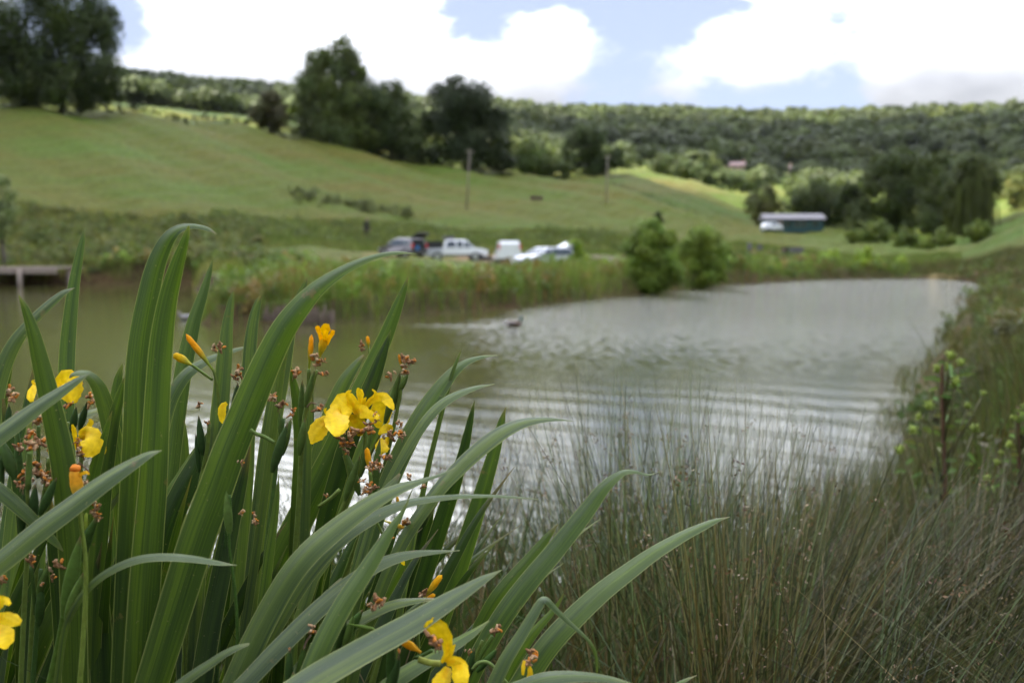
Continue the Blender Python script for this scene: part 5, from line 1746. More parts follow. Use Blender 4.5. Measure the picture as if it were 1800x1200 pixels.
# -- D: the two open flowers
st = stalk("D", [(606, 800), (618, 850), (600, 900), (575, 960), (550, 1040), (530, 1120), (520, 1210)], 1.15, 12)
branch(st, [(642, 742), (640, 790), (624, 850)], 1.17, 7)
branch(st, [(602, 778), (610, 815), (618, 850)], 1.14, 8)
# flower right: falls behind, lateral petals, crest
free_petal(st, [(640, 722, 10), (648, 712, 20), (660, 708, 34), (667, 722, 42), (667, 740, 34), (664, 752, 6)], 1.19, 1.21, col=YEL * .95, seed=2)
free_petal(st, [(640, 718, 10), (655, 702, 12), (672, 697, 17), (683, 706, 16), (690, 716, 8), (692, 721, 1)], 1.17, 1.12, seed=3)
free_petal(st, [(622, 728, 14), (632, 722, 26), (648, 728, 17), (660, 731, 11), (666, 737, 4)], 1.16, 1.08, seed=4)
free_petal(st, [(628, 720, 8), (617, 708, 28), (606, 708, 38), (600, 722, 40), (602, 736, 26), (606, 744, 10)], 1.17, 1.12, seed=5)
for pts_, sd in (([(636, 725, 6), (634, 705, 9), (633, 692, 13), (631, 684, 9), (632, 682, 1)], 6), ([(632, 726, 5), (622, 712, 9), (614, 700, 9), (612, 690, 8), (618, 686, 1)], 7),
                 ([(640, 725, 5), (648, 708, 8), (657, 698, 7), (660, 690, 5), (654, 684, 2)], 8), ([(637, 728, 8), (636, 716, 8), (640, 704, 7), (644, 698, 2)], 9)):
    free_petal(st, pts_, 1.15, 1.14, "style_arm", YEL * 1.02, .5, sd)
# flower left
free_petal(st, [(600, 722, 14), (594, 724, 34), (592, 738, 43), (592, 752, 38), (590, 762, 20), (588, 767, 4)], 1.12, 1.05, seed=12)
free_petal(st, [(582, 737, 8), (572, 741, 24), (562, 752, 32), (554, 766, 28), (549, 776, 10), (547, 780, 4)], 1.12, 1.08, col=YEL * .96, seed=13)
free_petal(st, [(612, 730, 8), (622, 740, 28), (630, 750, 32), (632, 760, 20), (632, 766, 5)], 1.14, 1.17, col=YEL * .82, seed=14)
free_petal(st, [(578, 730, 5), (573, 725, 5), (571, 720, 4), (574, 717, 2)], 1.1, 1.09, "style_arm", YEL, .4, 15)
for a in ((598, 768, 9), (604, 782, 5), (616, 768, 11), (640, 757, 12), (618, 780, 8), (662, 735, 7), (652, 750, 8), (609, 790, 6)): withered(st, a[0], a[1], 1.09, a[2], random.uniform(-1.2, 1.2))
spathe(st, (607, 790), (632, 870), 1.12, 17)
spathe(st, (654, 755), (634, 838), 1.13, 13)
spathe(st, (633, 800), (606, 880), 1.10, 16)
spathe(st, (704, 652), (676, 745), 1.2, 15)
branch(st, [(676, 745), (655, 790), (630, 840)], 1.19, 6)
# upper stem with trumpet flower and bud
st = stalk("D", [(556, 650), (546, 690), (536, 730), (530, 790), (526, 870), (520, 960), (512, 1080), (508, 1210)], 1.12, 10)
bud(st, (548, 588), (543, 650), 1.12, 9)
branch(st, [(543, 648), (542, 680), (538, 720)], 1.12, 7)
bud(st, (572, 590), (561, 628), 1.12, 15, (.85, .55, .01), (.45, .42, .03), "opening_flower")
free_petal(st, [(566, 606, 8), (563, 590, 7), (559, 578, 9), (556, 573, 6)], 1.12, 1.11, col=(.85, .40, .0), seed=31)
free_petal(st, [(570, 606, 8), (572, 588, 10), (572, 578, 18), (580, 575, 12)], 1.12, 1.10, col=(.85, .46, .0), seed=32)
free_petal(st, [(573, 606, 8), (579, 594, 7), (584, 586, 8), (586, 580, 6)], 1.12, 1.11, col=(.85, .42, .0), seed=33)
withered(st, 558, 635, 1.10, 10, .3); withered(st, 566, 634, 1.10, 5, 1)
spathe(st, (553, 650), (536, 715), 1.11, 13)
spathe(st, (531, 668), (530, 760), 1.13, 16)
withered(st, 519, 656, 1.11, 9, -.2); withered(st, 570, 656, 1.12, 7, .9)
branch(st, [(540, 716), (546, 708), (556, 710)], 1.1, 2.5, (.15, .09, .05)); withered(st, 562, 716, 1.1, 8, 1.3)
spathe(st, (536, 735), (526, 800), 1.08, 17)
st = stalk("C", [(498, 735), (494, 765), (487, 800), (480, 870), (470, 950), (462, 1060), (455, 1210)], 1.07, 9, (.06, .11, .025))
withered(st, 481, 698, 1.07, 9, -.7); withered(st, 495, 711, 1.07, 9, .4); withered(st, 514, 726, 1.09, 7, 0)
spathe(st, (491, 722), (494, 770), 1.07, 11); spathe(st, (512, 734), (496, 800), 1.06, 14); spathe(st, (506, 742), (478, 830), 1.05, 20, (.042, .078, .02))
branch(st, [(440, 755), (450, 762), (466, 768), (482, 778)], 1.02, 7, (.11, .17, .04))
# rightmost stem with withered heads
st = stalk("D", [(708, 660), (702, 700), (690, 760), (672, 830), (640, 920), (610, 1000), (580, 1100), (560, 1210)], 1.2, 8)
for a in ((709, 628, 7), (716, 634, 8), (727, 634, 7), (712, 652, 8), (687, 657, 7)): withered(st, a[0], a[1], 1.2, a[2], random.uniform(-1, 1))
bud(st, (701, 622), (706, 650), 1.2, 5, (.7, .3, .02)); spathe(st, (718, 656), (700, 690), 1.2, 12); spathe(st, (703, 655), (696, 720), 1.21, 18)
bud(st, (646, 590), (648, 612), 1.22, 7); withered(st, 637, 610, 1.22, 7, -.8)
branch(st, [(648, 610), (652, 650), (655, 700)], 1.23, 4)
# flower further right, half seen
st = stalk("E", [(690, 800), (680, 850), (664, 910), (640, 990), (615, 1080), (600, 1210)], 1.18, 8)
free_petal(st, [(690, 760, 8), (682, 752, 16), (672, 757, 12), (666, 764, 4)], 1.2, 1.18, seed=41)
free_petal(st, [(684, 778, 14), (678, 778, 24), (670, 788, 24), (664, 800, 6)], 1.2, 1.16, col=YEL * .9, seed=42)
free_petal(st, [(700, 765, 6), (709, 764, 12), (714, 772, 4)], 1.2, 1.18, seed=43)
withered(st, 683, 764, 1.15, 9, .5); withered(st, 706, 765, 1.15, 8, -.5); withered(st, 704, 745, 1.16, 6, 0)
bud(st, (645, 786), (650, 832), 1.1, 11, (.86, .45, .01), (.5, .42, .03)); branch(st, [(650, 830), (652, 850), (650, 880)], 1.1, 7)
for a in ((660, 815, 8), (667, 820, 7), (652, 823, 7), (648, 860, 9), (655, 855, 7), (643, 862, 6), (637, 845, 5), (680, 803, 8), (719, 840, 6), (745, 853, 5), (655, 890, 6)): withered(st, a[0], a[1], 1.06, a[2], random.uniform(-1.5, 1.5))
bud(st, (712, 928), (676, 915), 1.04, 8, (.6, .38, .03), (.5, .42, .06)); withered(st, 715, 919, 1.03, 8, 1.2)
spathe(st, (668, 770), (650, 900), 1.12, 20, (.07, .12, .025))
bud(st, (698, 872), (702, 895), 1.12, 6, (.7, .4, .02)); withered(st, 683, 942, 1.08, 6, 0)
branch(st, [(656, 905), (664, 920), (672, 938)], 1.03, 5)
withered(st, 573, 870, 1.05, 4, 0); branch(st, [(560, 890), (580, 876), (597, 860)], 1.04, 7)
# -- C: stalks left of the great leaf
st = stalk("C", [(368, 745), (364, 790), (352, 850), (340, 930), (330, 1060), (322, 1210)], 1.12, 9)
spathe(st, (349, 730), (356, 800), 1.12, 15, (.035, .07, .02)); spathe(st, (344, 762), (350, 830), 1.12, 11, (.035, .07, .02))
withered(st, 350, 712, 1.12, 6, 0); withered(st, 364, 742, 1.12, 5, 0)
bud(st, (327, 587), (374, 650), 1.14, 11, (.86, .42, .01), (.22, .30, .03)); branch(st, [(374, 648), (380, 670), (386, 720)], 1.15, 5)
bud(st, (305, 622), (338, 642), 1.15, 14, (.75, .50, .01), (.45, .45, .05)); branch(st, [(337, 641), (352, 652), (374, 668)], 1.15, 5, (.12, .19, .03))
withered(st, 384, 607, 1.1, 8, .2); withered(st, 378, 614, 1.1, 5, 0)
st = stalk("C", [(418, 690), (412, 760), (404, 850), (396, 960), (386, 1080), (380, 1210)], 1.08, 7, (.04, .08, .02))
withered(st, 419, 655, 1.12, 9, .6); withered(st, 415, 664, 1.12, 6, 0); spathe(st, (418, 672), (410, 740), 1.14, 16, (.03, .055, .015))
free_petal(st, [(399, 708, 6), (392, 714, 12), (390, 724, 14), (391, 738, 10), (393, 744, 3)], 1.12, 1.11, seed=51)
withered(st, 424, 811, 1.03, 5, 0)
st = stalk("C", [(404, 870), (405, 900), (403, 960), (415, 1060), (420, 1210)], .98, 6, (.05, .10, .02))
spathe(st, (398, 862), (403, 940), .98, 18, (.085, .14, .03), False); withered(st, 425, 901, 1.0, 5, 0); withered(st, 449, 918, 1.0, 6, 0); withered(st, 447, 905, 1.02, 5, 0)
# -- A / B: left-hand flowers
st = stalk("A", [(120, 742), (108, 790), (92, 860), (74, 940), (60, 1040), (50, 1210)], 1.12, 8)
free_petal(st, [(118, 700, 12), (108, 690, 16), (106, 676, 22), (118, 668, 40), (124, 682, 42), (126, 698, 30), (128, 709, 12)], 1.14, 1.10, seed=61)
free_petal(st, [(92, 678, 8), (72, 676, 12), (60, 682, 12), (54, 696, 14), (56, 706, 6)], 1.14, 1.08, seed=62)
free_petal(st, [(66, 676, 5), (60, 674, 5), (57, 670, 4), (61, 668, 1)], 1.1, 1.1, "style_arm", YEL, .3, 63)
free_petal(st, [(72, 712, 6), (68, 718, 6), (66, 723, 3)], 1.12, 1.12, seed=64)
withered(st, 118, 712, 1.1, 8, 1.4); withered(st, 140, 675, 1.2, 5, 0); withered(st, 160, 703, 1.16, 9, .5)
spathe(st, (134, 714), (126, 760), 1.14, 15, (.035, .07, .018)); spathe(st, (153, 706), (140, 755), 1.16, 14, (.03, .06, .016))
st = stalk("B", [(143, 800), (142, 840), (146, 900), (140, 990), (128, 1090), (118, 1210)], 1.05, 9)
for pts_, sd in (([(136, 790, 6), (132, 770, 7), (130, 756, 8), (127, 746, 3)], 71), ([(139, 784, 8), (146, 764, 9), (154, 752, 8), (160, 742, 9), (157, 736, 2)], 72), ([(136, 790, 5), (137, 776, 7), (143, 768, 8), (150, 764, 3)], 73)):
    free_petal(st, pts_, 1.06, 1.05, "style_arm", YEL * .95, .5, sd)
free_petal(st, [(142, 768, 12), (150, 762, 26), (160, 768, 36), (160, 784, 36), (152, 798, 22), (150, 803, 6)], 1.06, 1.02, seed=74)
free_petal(st, [(182, 785, 10), (183, 795, 6), (180, 799, 1)], 1.1, 1.1, seed=75); free_petal(st, [(88, 783, 8), (88, 792, 8), (89, 803, 3)], 1.1, 1.1, col=YEL * .9, seed=76)
withered(st, 136, 776, 1.02, 5, 0); withered(st, 138, 792, 1.02, 7, .3); withered(st, 143, 800, 1.02, 6, 1)
# the faded tall bud at (133, 850)
st = stalk("B", [(138, 890), (143, 925), (150, 980), (150, 1060), (140, 1210)], .93, 9, (.16, .22, .04))
bud(st, (131, 822), (139, 892), .93, 22, (.80, .42, .03), (.50, .48, .06), "opening_flower")
MB().ell(P(133, 823, .93), (.0052, .005, .004), 10, 6, (.75, .26, .03), .12, 4).build("faded_crest", M["petal"], st, True, True)
free_petal(st, [(138, 836, 8), (144, 832, 6), (151, 830, 6), (157, 833, 3)], .93, .92, col=(.8, .45, .01), seed=81)
branch(st, [(157, 830), (150, 822), (138, 812)], .94, 2.5, (.14, .08, .05)); withered(st, 152, 847, .95, 5, 0)
withered(st, 170, 888, .92, 7, 0); withered(st, 163, 898, .92, 6, .5); withered(st, 170, 905, .92, 7, -.5)
# crowded brown heads at the left
st = stalk("A", [(50, 800), (48, 860), (50, 940), (44, 1040), (36, 1210)], 1.0, 9)
for a in ((17, 690, 8), (22, 700, 7), (67, 737, 9), (50, 765, 8), (54, 782, 10), (65, 777, 9), (36, 788, 7), (28, 786, 5), (64, 768, 6), (84, 776, 7), (90, 792, 6), (58, 815, 9), (68, 828, 10), (78, 838, 9), (92, 824, 9), (104, 828, 7), (42, 838, 9), (36, 852, 7), (50, 842, 7), (84, 846, 7)):
    withered(st, a[0], a[1], 1.0 + random.uniform(-.02, .06), a[2] * 1.1, random.uniform(-1.4, 1.4))
branch(st, [(52, 795), (52, 812), (50, 860)], 1.0, 9, (.10, .16, .035)); branch(st, [(68, 748), (68, 770), (66, 840)], 1.05, 7, (.08, .13, .03)); branch(st, [(86, 805), (82, 840), (72, 900)], 1.03, 8)
spathe(st, (100, 838), (70, 905), .99, 18, (.04, .08, .02)); spathe(st, (40, 860), (38, 940), .99, 17, (.035, .07, .018)); spathe(st, (62, 850), (56, 930), 1.0, 20, (.035, .07, .018)); spathe(st, (16, 708), (14, 770), 1.05, 14, (.03, .06, .016))
spathe(st, (2, 770), (26, 840), 1.0, 24, (.05, .09, .022)); spathe(st, (5, 790), (-6, 900), 1.0, 18, (.04, .08, .02)); spathe(st, (30, 745), (34, 860), 1.06, 16, (.06, .11, .03), False)
branch(st, [(2, 758), (12, 745), (32, 723)], 1.0, 4, (.15, .09, .06))
# lower left stem with big spathe
st = stalk("A", [(150, 935), (138, 965), (125, 1020), (112, 1085), (104, 1130), (86, 1210)], .96, 13, (.075, .13, .022))
spathe(st, (172, 905), (122, 1010), .96, 26, (.04, .08, .016)); spathe(st, (142, 940), (112, 1085), .95, 30, (.085, .15, .028)); spathe(st, (147, 1005), (116, 1090), .94, 22, (.09, .15, .03))
withered(st, 174, 912, .95, 4, 0); bud(st, (152, 900), (150, 945), .96, 7, (.3, .38, .06), (.25, .33, .05), "seed_stalk")
st = stalk("A", [(72, 1000), (68, 1060), (62, 1140), (56, 1220)], .97, 9, (.04, .08, .018))
withered(st, 97, 993, .96, 10, .9); withered(st, 52, 984, .97, 8, 0); withered(st, 58, 978, .97, 6, 0); withered(st, 4, 1020, .95, 8, 0); withered(st, 73, 1027, .96, 3, 0); withered(st, 90, 1012, .97, 6, 0)
spathe(st, (86, 992), (66, 1050), .97, 17, (.07, .12, .025)); spathe(st, (73, 1025), (68, 1100), .97, 19, (.035, .07, .016)); branch(st, [(55, 995), (58, 1030), (62, 1080)], .97, 7, (.05, .09, .02))
# flower cut by the left edge
free_petal(st, [(-22, 1070, 20), (-6, 1060, 26), (8, 1055, 16), (18, 1062, 6)], .86, .83, seed=91); free_petal(st, [(-18, 1090, 16), (4, 1086, 22), (24, 1090, 24), (37, 1094, 8)], .86, .82, seed=92)
free_petal(st, [(-20, 1100, 20), (-6, 1112, 44), (4, 1124, 44), (6, 1136, 20), (5, 1140, 4)], .86, .82, seed=93)
# lower centre
st = stalk("G", [(672, 1140), (660, 1180), (648, 1230)], .93, 11)
spathe(st, (638, 1070), (600, 1130), .93, 22, (.05, .10, .02)); withered(st, 664, 1055, .92, 12, .9); withered(st, 655, 1066, .92, 7, 0)
bud(st, (660, 1106), (612, 1096), .91, 8, (.14, .22, .04), (.14, .22, .04), "stalk_bud"); spathe(st, (622, 1080), (604, 1140), .92, 18, (.09, .15, .03), False)
spathe(st, (609, 1062), (590, 1150), .92, 20, (.04, .08, .018)); spathe(st, (688, 1110), (686, 1210), .9, 20, (.04, .085, .018)); withered(st, 702, 1145, .9, 4, 0); spathe(st, (702, 1150), (680, 1225), .9, 24, (.04, .08, .02))
bud(st, (705, 1124), (740, 1146), .89, 15, (.86, .48, .01), (.75, .42, .02)); branch(st, [(730, 1156), (745, 1150), (760, 1142)], .9, 7, (.06, .11, .025))
branch(st, [(735, 1158), (755, 1164), (775, 1166)], .89, 12, (.30, .34, .06))
free_petal(st, [(776, 1164, 6), (786, 1146, 14), (784, 1122, 24), (770, 1105, 34), (754, 1096, 28), (750, 1092, 3)], .89, .87, seed=101)
free_petal(st, [(785, 1164, 12), (798, 1162, 20), (812, 1166, 16), (822, 1172, 5)], .88, .87, col=YEL * .9, seed=102)
free_petal(st, [(800, 1160, 18), (808, 1175, 30), (810, 1192, 30), (812, 1212, 14)], .88, .85, seed=103); free_petal(st, [(788, 1172, 12), (780, 1190, 28), (772, 1205, 30), (766, 1225, 10)], .88, .85, col=YEL * .92, seed=104)
free_petal(st, [(782, 1162, 6), (792, 1150, 7), (796, 1138, 7), (800, 1132, 2)], .88, .87, "style_arm", YEL, .4, 105)
withered(st, 766, 1126, .86, 14, 0); withered(st, 771, 1136, .86, 8, 0)
st = stalk("G", [(548, 1130), (535, 1170), (525, 1215)], .95, 8)
withered(st, 549, 1108, .94, 9, .7); spathe(st, (535, 1134), (524, 1200), .94, 18, (.06, .11, .02)); withered(st, 571, 1140, .94, 9, 0); withered(st, 562, 1150, .94, 6, 0); branch(st, [(546, 1116), (538, 1128), (534, 1140)], .94, 4, (.3, .2, .14))
spathe(st, (509, 1138), (508, 1215), .93, 17, (.035, .07, .018)); spathe(st, (515, 1180), (518, 1230), .92, 20, (.09, .15, .03)); withered(st, 508, 1141, .93, 3, 0)
# F
st = stalk("F", [(848, 1125), (835, 1155), (822, 1190), (812, 1230)], 1.0, 8)
withered(st, 876, 1104, 1.0, 9, 1.1); withered(st, 868, 1108, 1.0, 6, 0); branch(st, [(866, 1118), (852, 1140), (838, 1168)], 1.0, 8, (.09, .15, .03)); spathe(st, (876, 1138), (838, 1180), .99, 15, (.05, .1, .022))
branch(st, [(830, 1176), (840, 1165), (855, 1163), (868, 1172), (878, 1185), (895, 1205)], .98, 7, (.16, .23, .06))
spathe(st, (834, 1138), (824, 1190), 1.0, 15, (.035, .07, .018)); withered(st, 823, 1144, 1.0, 5, 0)
bud(st, (777, 1010), (745, 1050), 1.08, 12, (.88, .50, .01), (.45, .42, .04)); bud(st, (765, 1044), (744, 1056), 1.08, 9, (.85, .42, .01), (.7, .4, .02)); withered(st, 743, 1042, 1.08, 8, 0); branch(st, [(744, 1052), (735, 1100), (740, 1200)], 1.1, 6)
free_petal(st, [(706, 982, 5), (708, 988, 7), (711, 993, 2)], 1.1, 1.1, seed=111)
st = stalk("F", [(934, 1175), (925, 1200), (915, 1240)], .95, 8)
withered(st, 936, 1145, .95, 10, .3); bud(st, (946, 1153), (930, 1146), .95, 10, (.8, .25, .01), (.6, .45, .06)); withered(st, 931, 1162, .94, 9, 0)
free_petal(st, [(922, 1160, 5), (920, 1172, 8), (919, 1186, 4)], .95, .94, seed=121); free_petal(st, [(930, 1168, 5), (932, 1184, 11), (929, 1200, 11), (926, 1215, 4)], .95, .94, seed=122)


# ================================================================== rushes
def tip_h(env, spread, hmin, hmax):
    """heights that bring the tips up to a ragged top line"""
    ex, ey = zip(*env)

    def f(x, y):
        px = 900 + FPX * x / y
        tp = np.interp(px, ex, ey) + rng.exponential(spread, len(x))
        z = CAMZ - (tp - 440) / FPX * y
        return np.clip(z - height(x, y), hmin, hmax) * rng.uniform(.93, 1.05, len(x))
    return f


def near_blades(n, xr, yr, keep, hr, wr, leanf, cols, bend, segs=5, gsd=.12):
    x = rng.uniform(*xr, n); y = rng.uniform(*yr, n)
    k = keep(x, y); x, y = x[k], y[k]
    # gather into tufts
    x = x + np.sin(x * 9 + y * 3) * .05; y = y + np.cos(y * 8) * .05
    z = height(x, y)
    n = len(x)
    root = np.stack([x, y, z - .02], 1)
    h = rng.uniform(*hr, n) if not callable(hr) else hr(x, y)
    w = rng.uniform(*wr, n)
    lx, ly_ = leanf(x, y)
    lean = np.stack([lx + rng.normal(0, gsd, n), ly_ + rng.normal(0, gsd * .6, n)], 1)
    b_ = rng.uniform(0, bend, n)
    c = patchy(n, cols, x, y, 2.2)
    V, F, C = blades(root, h, w, lean, b_, c, segs=segs, tipw=.15)
    return V, F, C, root, h, lean, b_


def seed_heads(root, h, lean, b_, frac, size, lo=.62, hi=.9):
    n = len(root)
    k = rng.random(n) < frac
    r, hh, l, bb = root[k], h[k], lean[k], b_[k]
    f = rng.uniform(lo, hi, len(r))
    p = r + np.concatenate([l * (f + bb * f * f)[:, None] * hh[:, None], (hh * (f - .25 * bb * f * f * np.linalg.norm(l, axis=1)))[:, None]], 1)
    m_ = 16
    q = np.repeat(p, m_, 0) + rng.normal(0, size, (len(p) * m_, 3)) * np.array([1, 1, 1.15]) + np.array([size * .8, 0, 0])
    base = np.array([(.11, .055, .032), (.14, .08, .045), (.085, .042, .025), (.17, .115, .07)])[rng.integers(0, 4, len(p))]
    return cards(q, rand_unit(len(q)), size * .42 * rng.uniform(.5, 1.3, len(q)), np.repeat(base, m_, 0) * rng.uniform(.7, 1.3, (len(q), 1)), .45)


RUSH = [(.070, .095, .046), (.055, .080, .036), (.085, .105, .045), (.080, .10, .055), (.16, .11, .06), (.14, .095, .052), (.17, .135, .075), (.065, .090, .040), (.10, .075, .042), (.085, .11, .05)]
land = lambda x, y: pond_sd(x, y) > -.5
def tufts(centres, per, env, spread, hmin, hmax, wr, fan, cols, glean=(0, 0), rad=.055, bend=.5):
    """rush tufts: stems rising from a tight base and fanning outwards"""
    cx, cy = centres
    k = len(cx)
    idx = np.repeat(np.arange(k), per)
    n = len(idx)
    off = rng.normal(0, rad, (n, 2))
    x = cx[idx] + off[:, 0]; y = cy[idx] + off[:, 1]
    tl = rng.normal(0, fan * .55, (k, 2))
    lean = off / rad * fan * .6 + tl[idx] + rng.normal(0, fan * .35, (n, 2)) + np.array(glean)
    ex, ey = zip(*env)
    tipx = x + lean[:, 0] * .75
    tp = np.interp(900 + FPX * tipx / y, ex, ey) + rng.exponential(spread, n)
    z = height(x, y)
    h = np.clip(CAMZ - (tp - 440) / FPX * y - z, hmin, hmax) * rng.uniform(.93, 1.05, n)
    b_ = rng.uniform(0, bend, n)
    tc_ = np.asarray(cols)[rng.integers(0, len(cols), k)]
    c = tc_[idx] * .5 + np.asarray(cols)[rng.integers(0, len(cols), n)] * .5
    c = c * rng.uniform(.3, 1.9, (n, 1)) ** 1.15
    root = np.stack([x, y, z - .02], 1)
    V, F, C = blades(root, h, rng.uniform(*wr, n), lean, b_, c, segs=6, tipw=.15)
    return (V, F, C), (root, h, lean, b_)


def centres(n, xr, yr, keep):
    x = rng.uniform(*xr, n); y = rng.uniform(*yr, n)
    k = keep(x, y)
    return x[k], y[k]


ENV = [(500, 880), (700, 780), (800, 700), (900, 640), (1050, 620), (1300, 650), (1500, 690), (1600, 660), (1800, 640)]
c1 = centres(105, (-.45, 2.3), (1.5, 4.2), lambda x, y: land(x, y) & (x / y > -.14) & (x / y < .40) & (rng.random(len(x)) < np.clip((x / y + .16) * 2.6, .15, 1)))
B1, q1 = tufts(c1, 56, ENV, 210, .22, 1.1, (.0019, .0032), .19, RUSH)
s1 = seed_heads(*q1, .22, .0095)
mm = merge([B1, s1])
tag(link("rushes", mesh_np("rushes", mm[0], mm[1], col=mm[2]), M["rush"]), "upright grey-green rushes with brown seed tufts in front of the water", "rushes", kind="stuff")
c2 = centres(100, (.15, 2.3), (1.3, 3.0), lambda x, y: (x / y > .10) & (x / y < .62))
B2, q2 = tufts(c2, 82, [(900, 1090), (1100, 1040), (1300, 960), (1450, 880), (1650, 830), (1800, 800)], 110, .2, .95, (.0018, .0031), .38, [tuple(v * .55 for v in c_) for c_ in RUSH], (.38, -.05), .05, .8)  # stem colours scaled down to carry the shade deep in the tussocks
s2 = seed_heads(*q2, .12, .008)
c3 = centres(34, (.7, 1.5), (1.25, 2.1), lambda x, y: (x / y > .52) & (x / y < .8))
B3, q3 = tufts(c3, 16, [(900, 1000), (1800, 960)], 70, .2, .5, (.0018, .003), .25, RUSH, (-.9, -.1), .05, .5)
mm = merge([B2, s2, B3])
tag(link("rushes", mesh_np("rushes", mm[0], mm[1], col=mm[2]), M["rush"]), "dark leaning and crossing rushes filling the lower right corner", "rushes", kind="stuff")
# soft out-of-focus grass further along the near bank
zone3 = lambda x, y: land(x, y) & (pond_sd(x, y) < 9) & (x / y > .30) & (x / y < .62)
Vc, Fc, Cc, rt, hh, ln_, bb = near_blades(19000, (1.2, 9), (3.2, 14.5), zone3, tip_h([(1300, 880), (1400, 840), (1500, 800), (1600, 770), (1680, 720), (1750, 600), (1850, 520)], 60, .12, .9), (.004, .008), lambda x, y: (.05 + 0 * x, 0 * x), [(.055, .07, .024), (.045, .062, .02), (.08, .058, .032), (.065, .082, .024), (.036, .046, .018)], .9, gsd=.2)
wd = clumps_along(lambda x, y: (pond_sd(x, y) > .3) & (x / y > .40) & (x / y < .60), 240, (2, 8), (4.5, 14), (.2, .38), [(.05, .085, .025), (.07, .11, .028), (.06, .05, .03)])
mm = merge([(Vc, Fc, Cc)] + wd)
tag(link("bank_grass", mesh_np("bank_grass", mm[0], mm[1], col=mm[2]), M["blade"]), "tall blurred grasses and weeds on the near right bank behind the rushes", "grass", kind="stuff")
# low growth under the irises
Vd, Fd, Cd, *_ = near_blades(9000, (-2.2, 1.4), (.85, 4.6), lambda x, y: (x / y < .3) & land(x, y), lambda x, y: rng.uniform(.2, .55, len(x)), (.003, .007), lambda x, y: (0 * x, 0 * x), [(.04, .065, .02), (.035, .05, .02), (.08, .06, .035)], 1.0, gsd=.3)
tag(link("undergrowth", mesh_np("undergrowth", Vd, Fd, col=Cd), M["blade"]), "low tangled green undergrowth beneath the iris leaves", "undergrowth", kind="stuff")


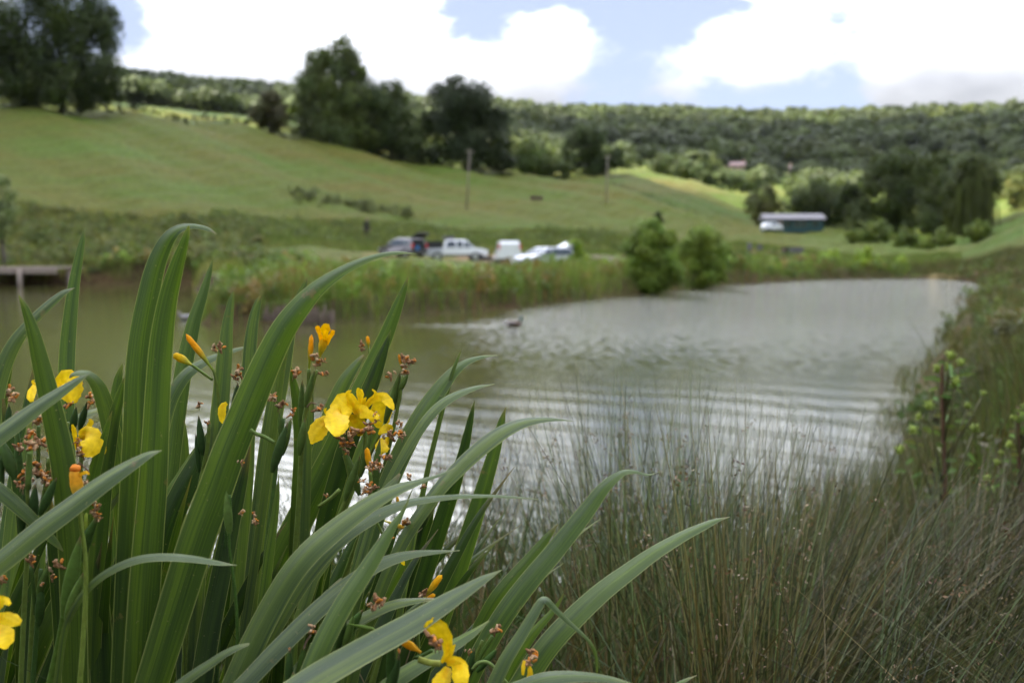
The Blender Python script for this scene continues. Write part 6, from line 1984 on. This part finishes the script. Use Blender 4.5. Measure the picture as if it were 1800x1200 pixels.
# ================================================================== thistles
def thistle(px, top, bot, d, label, seed, wide=1.0):
    r_ = random.Random(seed)
    p = P(px, bot, d)
    g = Vector((p.x, d, gz(p.x, d)))
    e = tag(empty("thistle", g), label, "thistle", "thistles on the right bank")
    u = d / FPX
    tp = P(px + 8 * wide, top, d)
    n = 14
    axis = []
    for i in range(n):
        f = i / (n - 1)
        axis.append(g.lerp(tp, f) + Vector((math.sin(f * 5) * 6 * u, 0, 0)))
    MB().tube(axis, [5.5 * u * (1 - .6 * i / n) for i in range(n)], 8, (.13, .075, .045)).build("stem", M["stem"], e, True, True)

    def spiky(o, dr_, L, W, col):
        """lobed prickly leaf"""
        s = dr_.cross(Vector((0, -1, .3))).normalized(); nr = s.cross(dr_)
        V, F, C = [], [], []
        k = 7
        for i in range(k):
            f = i / (k - 1)
            c = o + dr_ * L * f + Vector((0, 0, -1)) * L * .25 * f * f
            w = W * math.sin(math.pi * (.12 + .86 * f))
            V += [c - s * w * .35, c + dr_ * L * .10 - s * w * (1 + .3 * (i % 2)) + nr * w * .3, c, c + dr_ * L * .10 + s * w * (1 + .3 * (i % 2)) + nr * w * .3, c + s * w * .35]
            C += [col] * 5
            if i < k - 1:
                b0 = i * 5
                F += [(b0, b0 + 2, b0 + 7, b0 + 5), (b0 + 2, b0 + 4, b0 + 9, b0 + 7), (b0, b0 + 5, b0 + 1), (b0 + 4, b0 + 3, b0 + 9)]
        mb = MB(); mb.v, mb.f, mb.c = [tuple(v) for v in V], F, C
        return mb.build("leaf", M["stem"], e, True, True)

    def head(c, s):
        mb = MB().ell(c, (6.5 * u * s, 6.5 * u * s, 8 * u * s), 10, 7, (.26, .35, .06), .1, r_.randrange(99))
        for k in range(26):
            dd = Vector((r_.gauss(0, 1), r_.gauss(0, 1), r_.gauss(.5, 1))).normalized()
            o = c + dd * 5.5 * u * s
            mb.tube([o, o + dd * 7 * u * s], [1.3 * u, .25 * u], 4, (.30, .38, .08))
        mb.build("flower_head", M["stem"], e, True, True)
    lc = (.12, .175, .04)
    for i in range(4, 34):
        f = i / 34
        o = g.lerp(tp, f)
        a = i * 2.4
        dr_ = Vector((math.cos(a), math.sin(a) * .6, r_.uniform(.15, .6))).normalized()
        spiky(o, dr_, r_.uniform(30, 52) * u * wide * (1 - .4 * f), r_.uniform(4, 6.5) * u, tuple(v * r_.uniform(.8, 1.3) for v in lc))
    for (dx, dy, s) in ((8, 0, 1.2), (26, 12, 1.0), (-16, 24, 1.05), (18, 46, 1.25), (-30, 88, 1.2), (-58, 130, 1.1), (50, 128, 1.15), (-82, 166, 1.2), (38, 88, .9), (66, 66, .7), (-48, 108, .8), (4, 20, 1.1)):
        c = P(px + 8 * wide + dx * wide, top + dy * wide, d + r_.uniform(-.05, .05))
        f = max(.15, .80 - dy / (bot - top) * 1.15)
        o = g.lerp(tp, f)
        mid = o.lerp(c, .6) + Vector((0, 0, -10 * u))
        MB().tube([o, mid, c], [3 * u, 2.4 * u, 1.8 * u], 6, (.10, .10, .04)).build("branch", M["stem"], e, True, True)
        head(c, s * wide * .8)
        for k in range(3):
            dr_ = Vector((r_.uniform(-1, 1), r_.uniform(-.6, .6), r_.uniform(-.2, .7))).normalized()
            spiky(mid.lerp(c, r_.uniform(.1, .9)), dr_, r_.uniform(18, 34) * u * wide, r_.uniform(3.5, 5.5) * u, tuple(v * r_.uniform(.9, 1.5) for v in lc))


thistle(1655, 625, 900, 3.3, "tall branching thistle with pale green prickly heads beside the water", 3)
thistle(1790, 715, 900, 3.1, "smaller thistle cut off by the right edge of the picture", 9, .75)


# ================================================================== haze
hv = MB().box((0, 2400, 118), (5200, 5400, 244))
m = bpy.data.materials.new("valley_haze")
m.use_nodes = True
t = m.node_tree
t.nodes.remove(t.nodes["Principled BSDF"])
pv = N(t, "ShaderNodeVolumePrincipled")
pv.inputs["Color"].default_value = (.82, .88, .96, 1)
pv.inputs["Density"].default_value = .000022
pv.inputs["Anisotropy"].default_value = .3
t.links.new(pv.outputs[0], t.nodes["Material Output"].inputs["Volume"])
M["haze"] = m
tag(hv.build("haze", M["haze"]), kind="stuff")
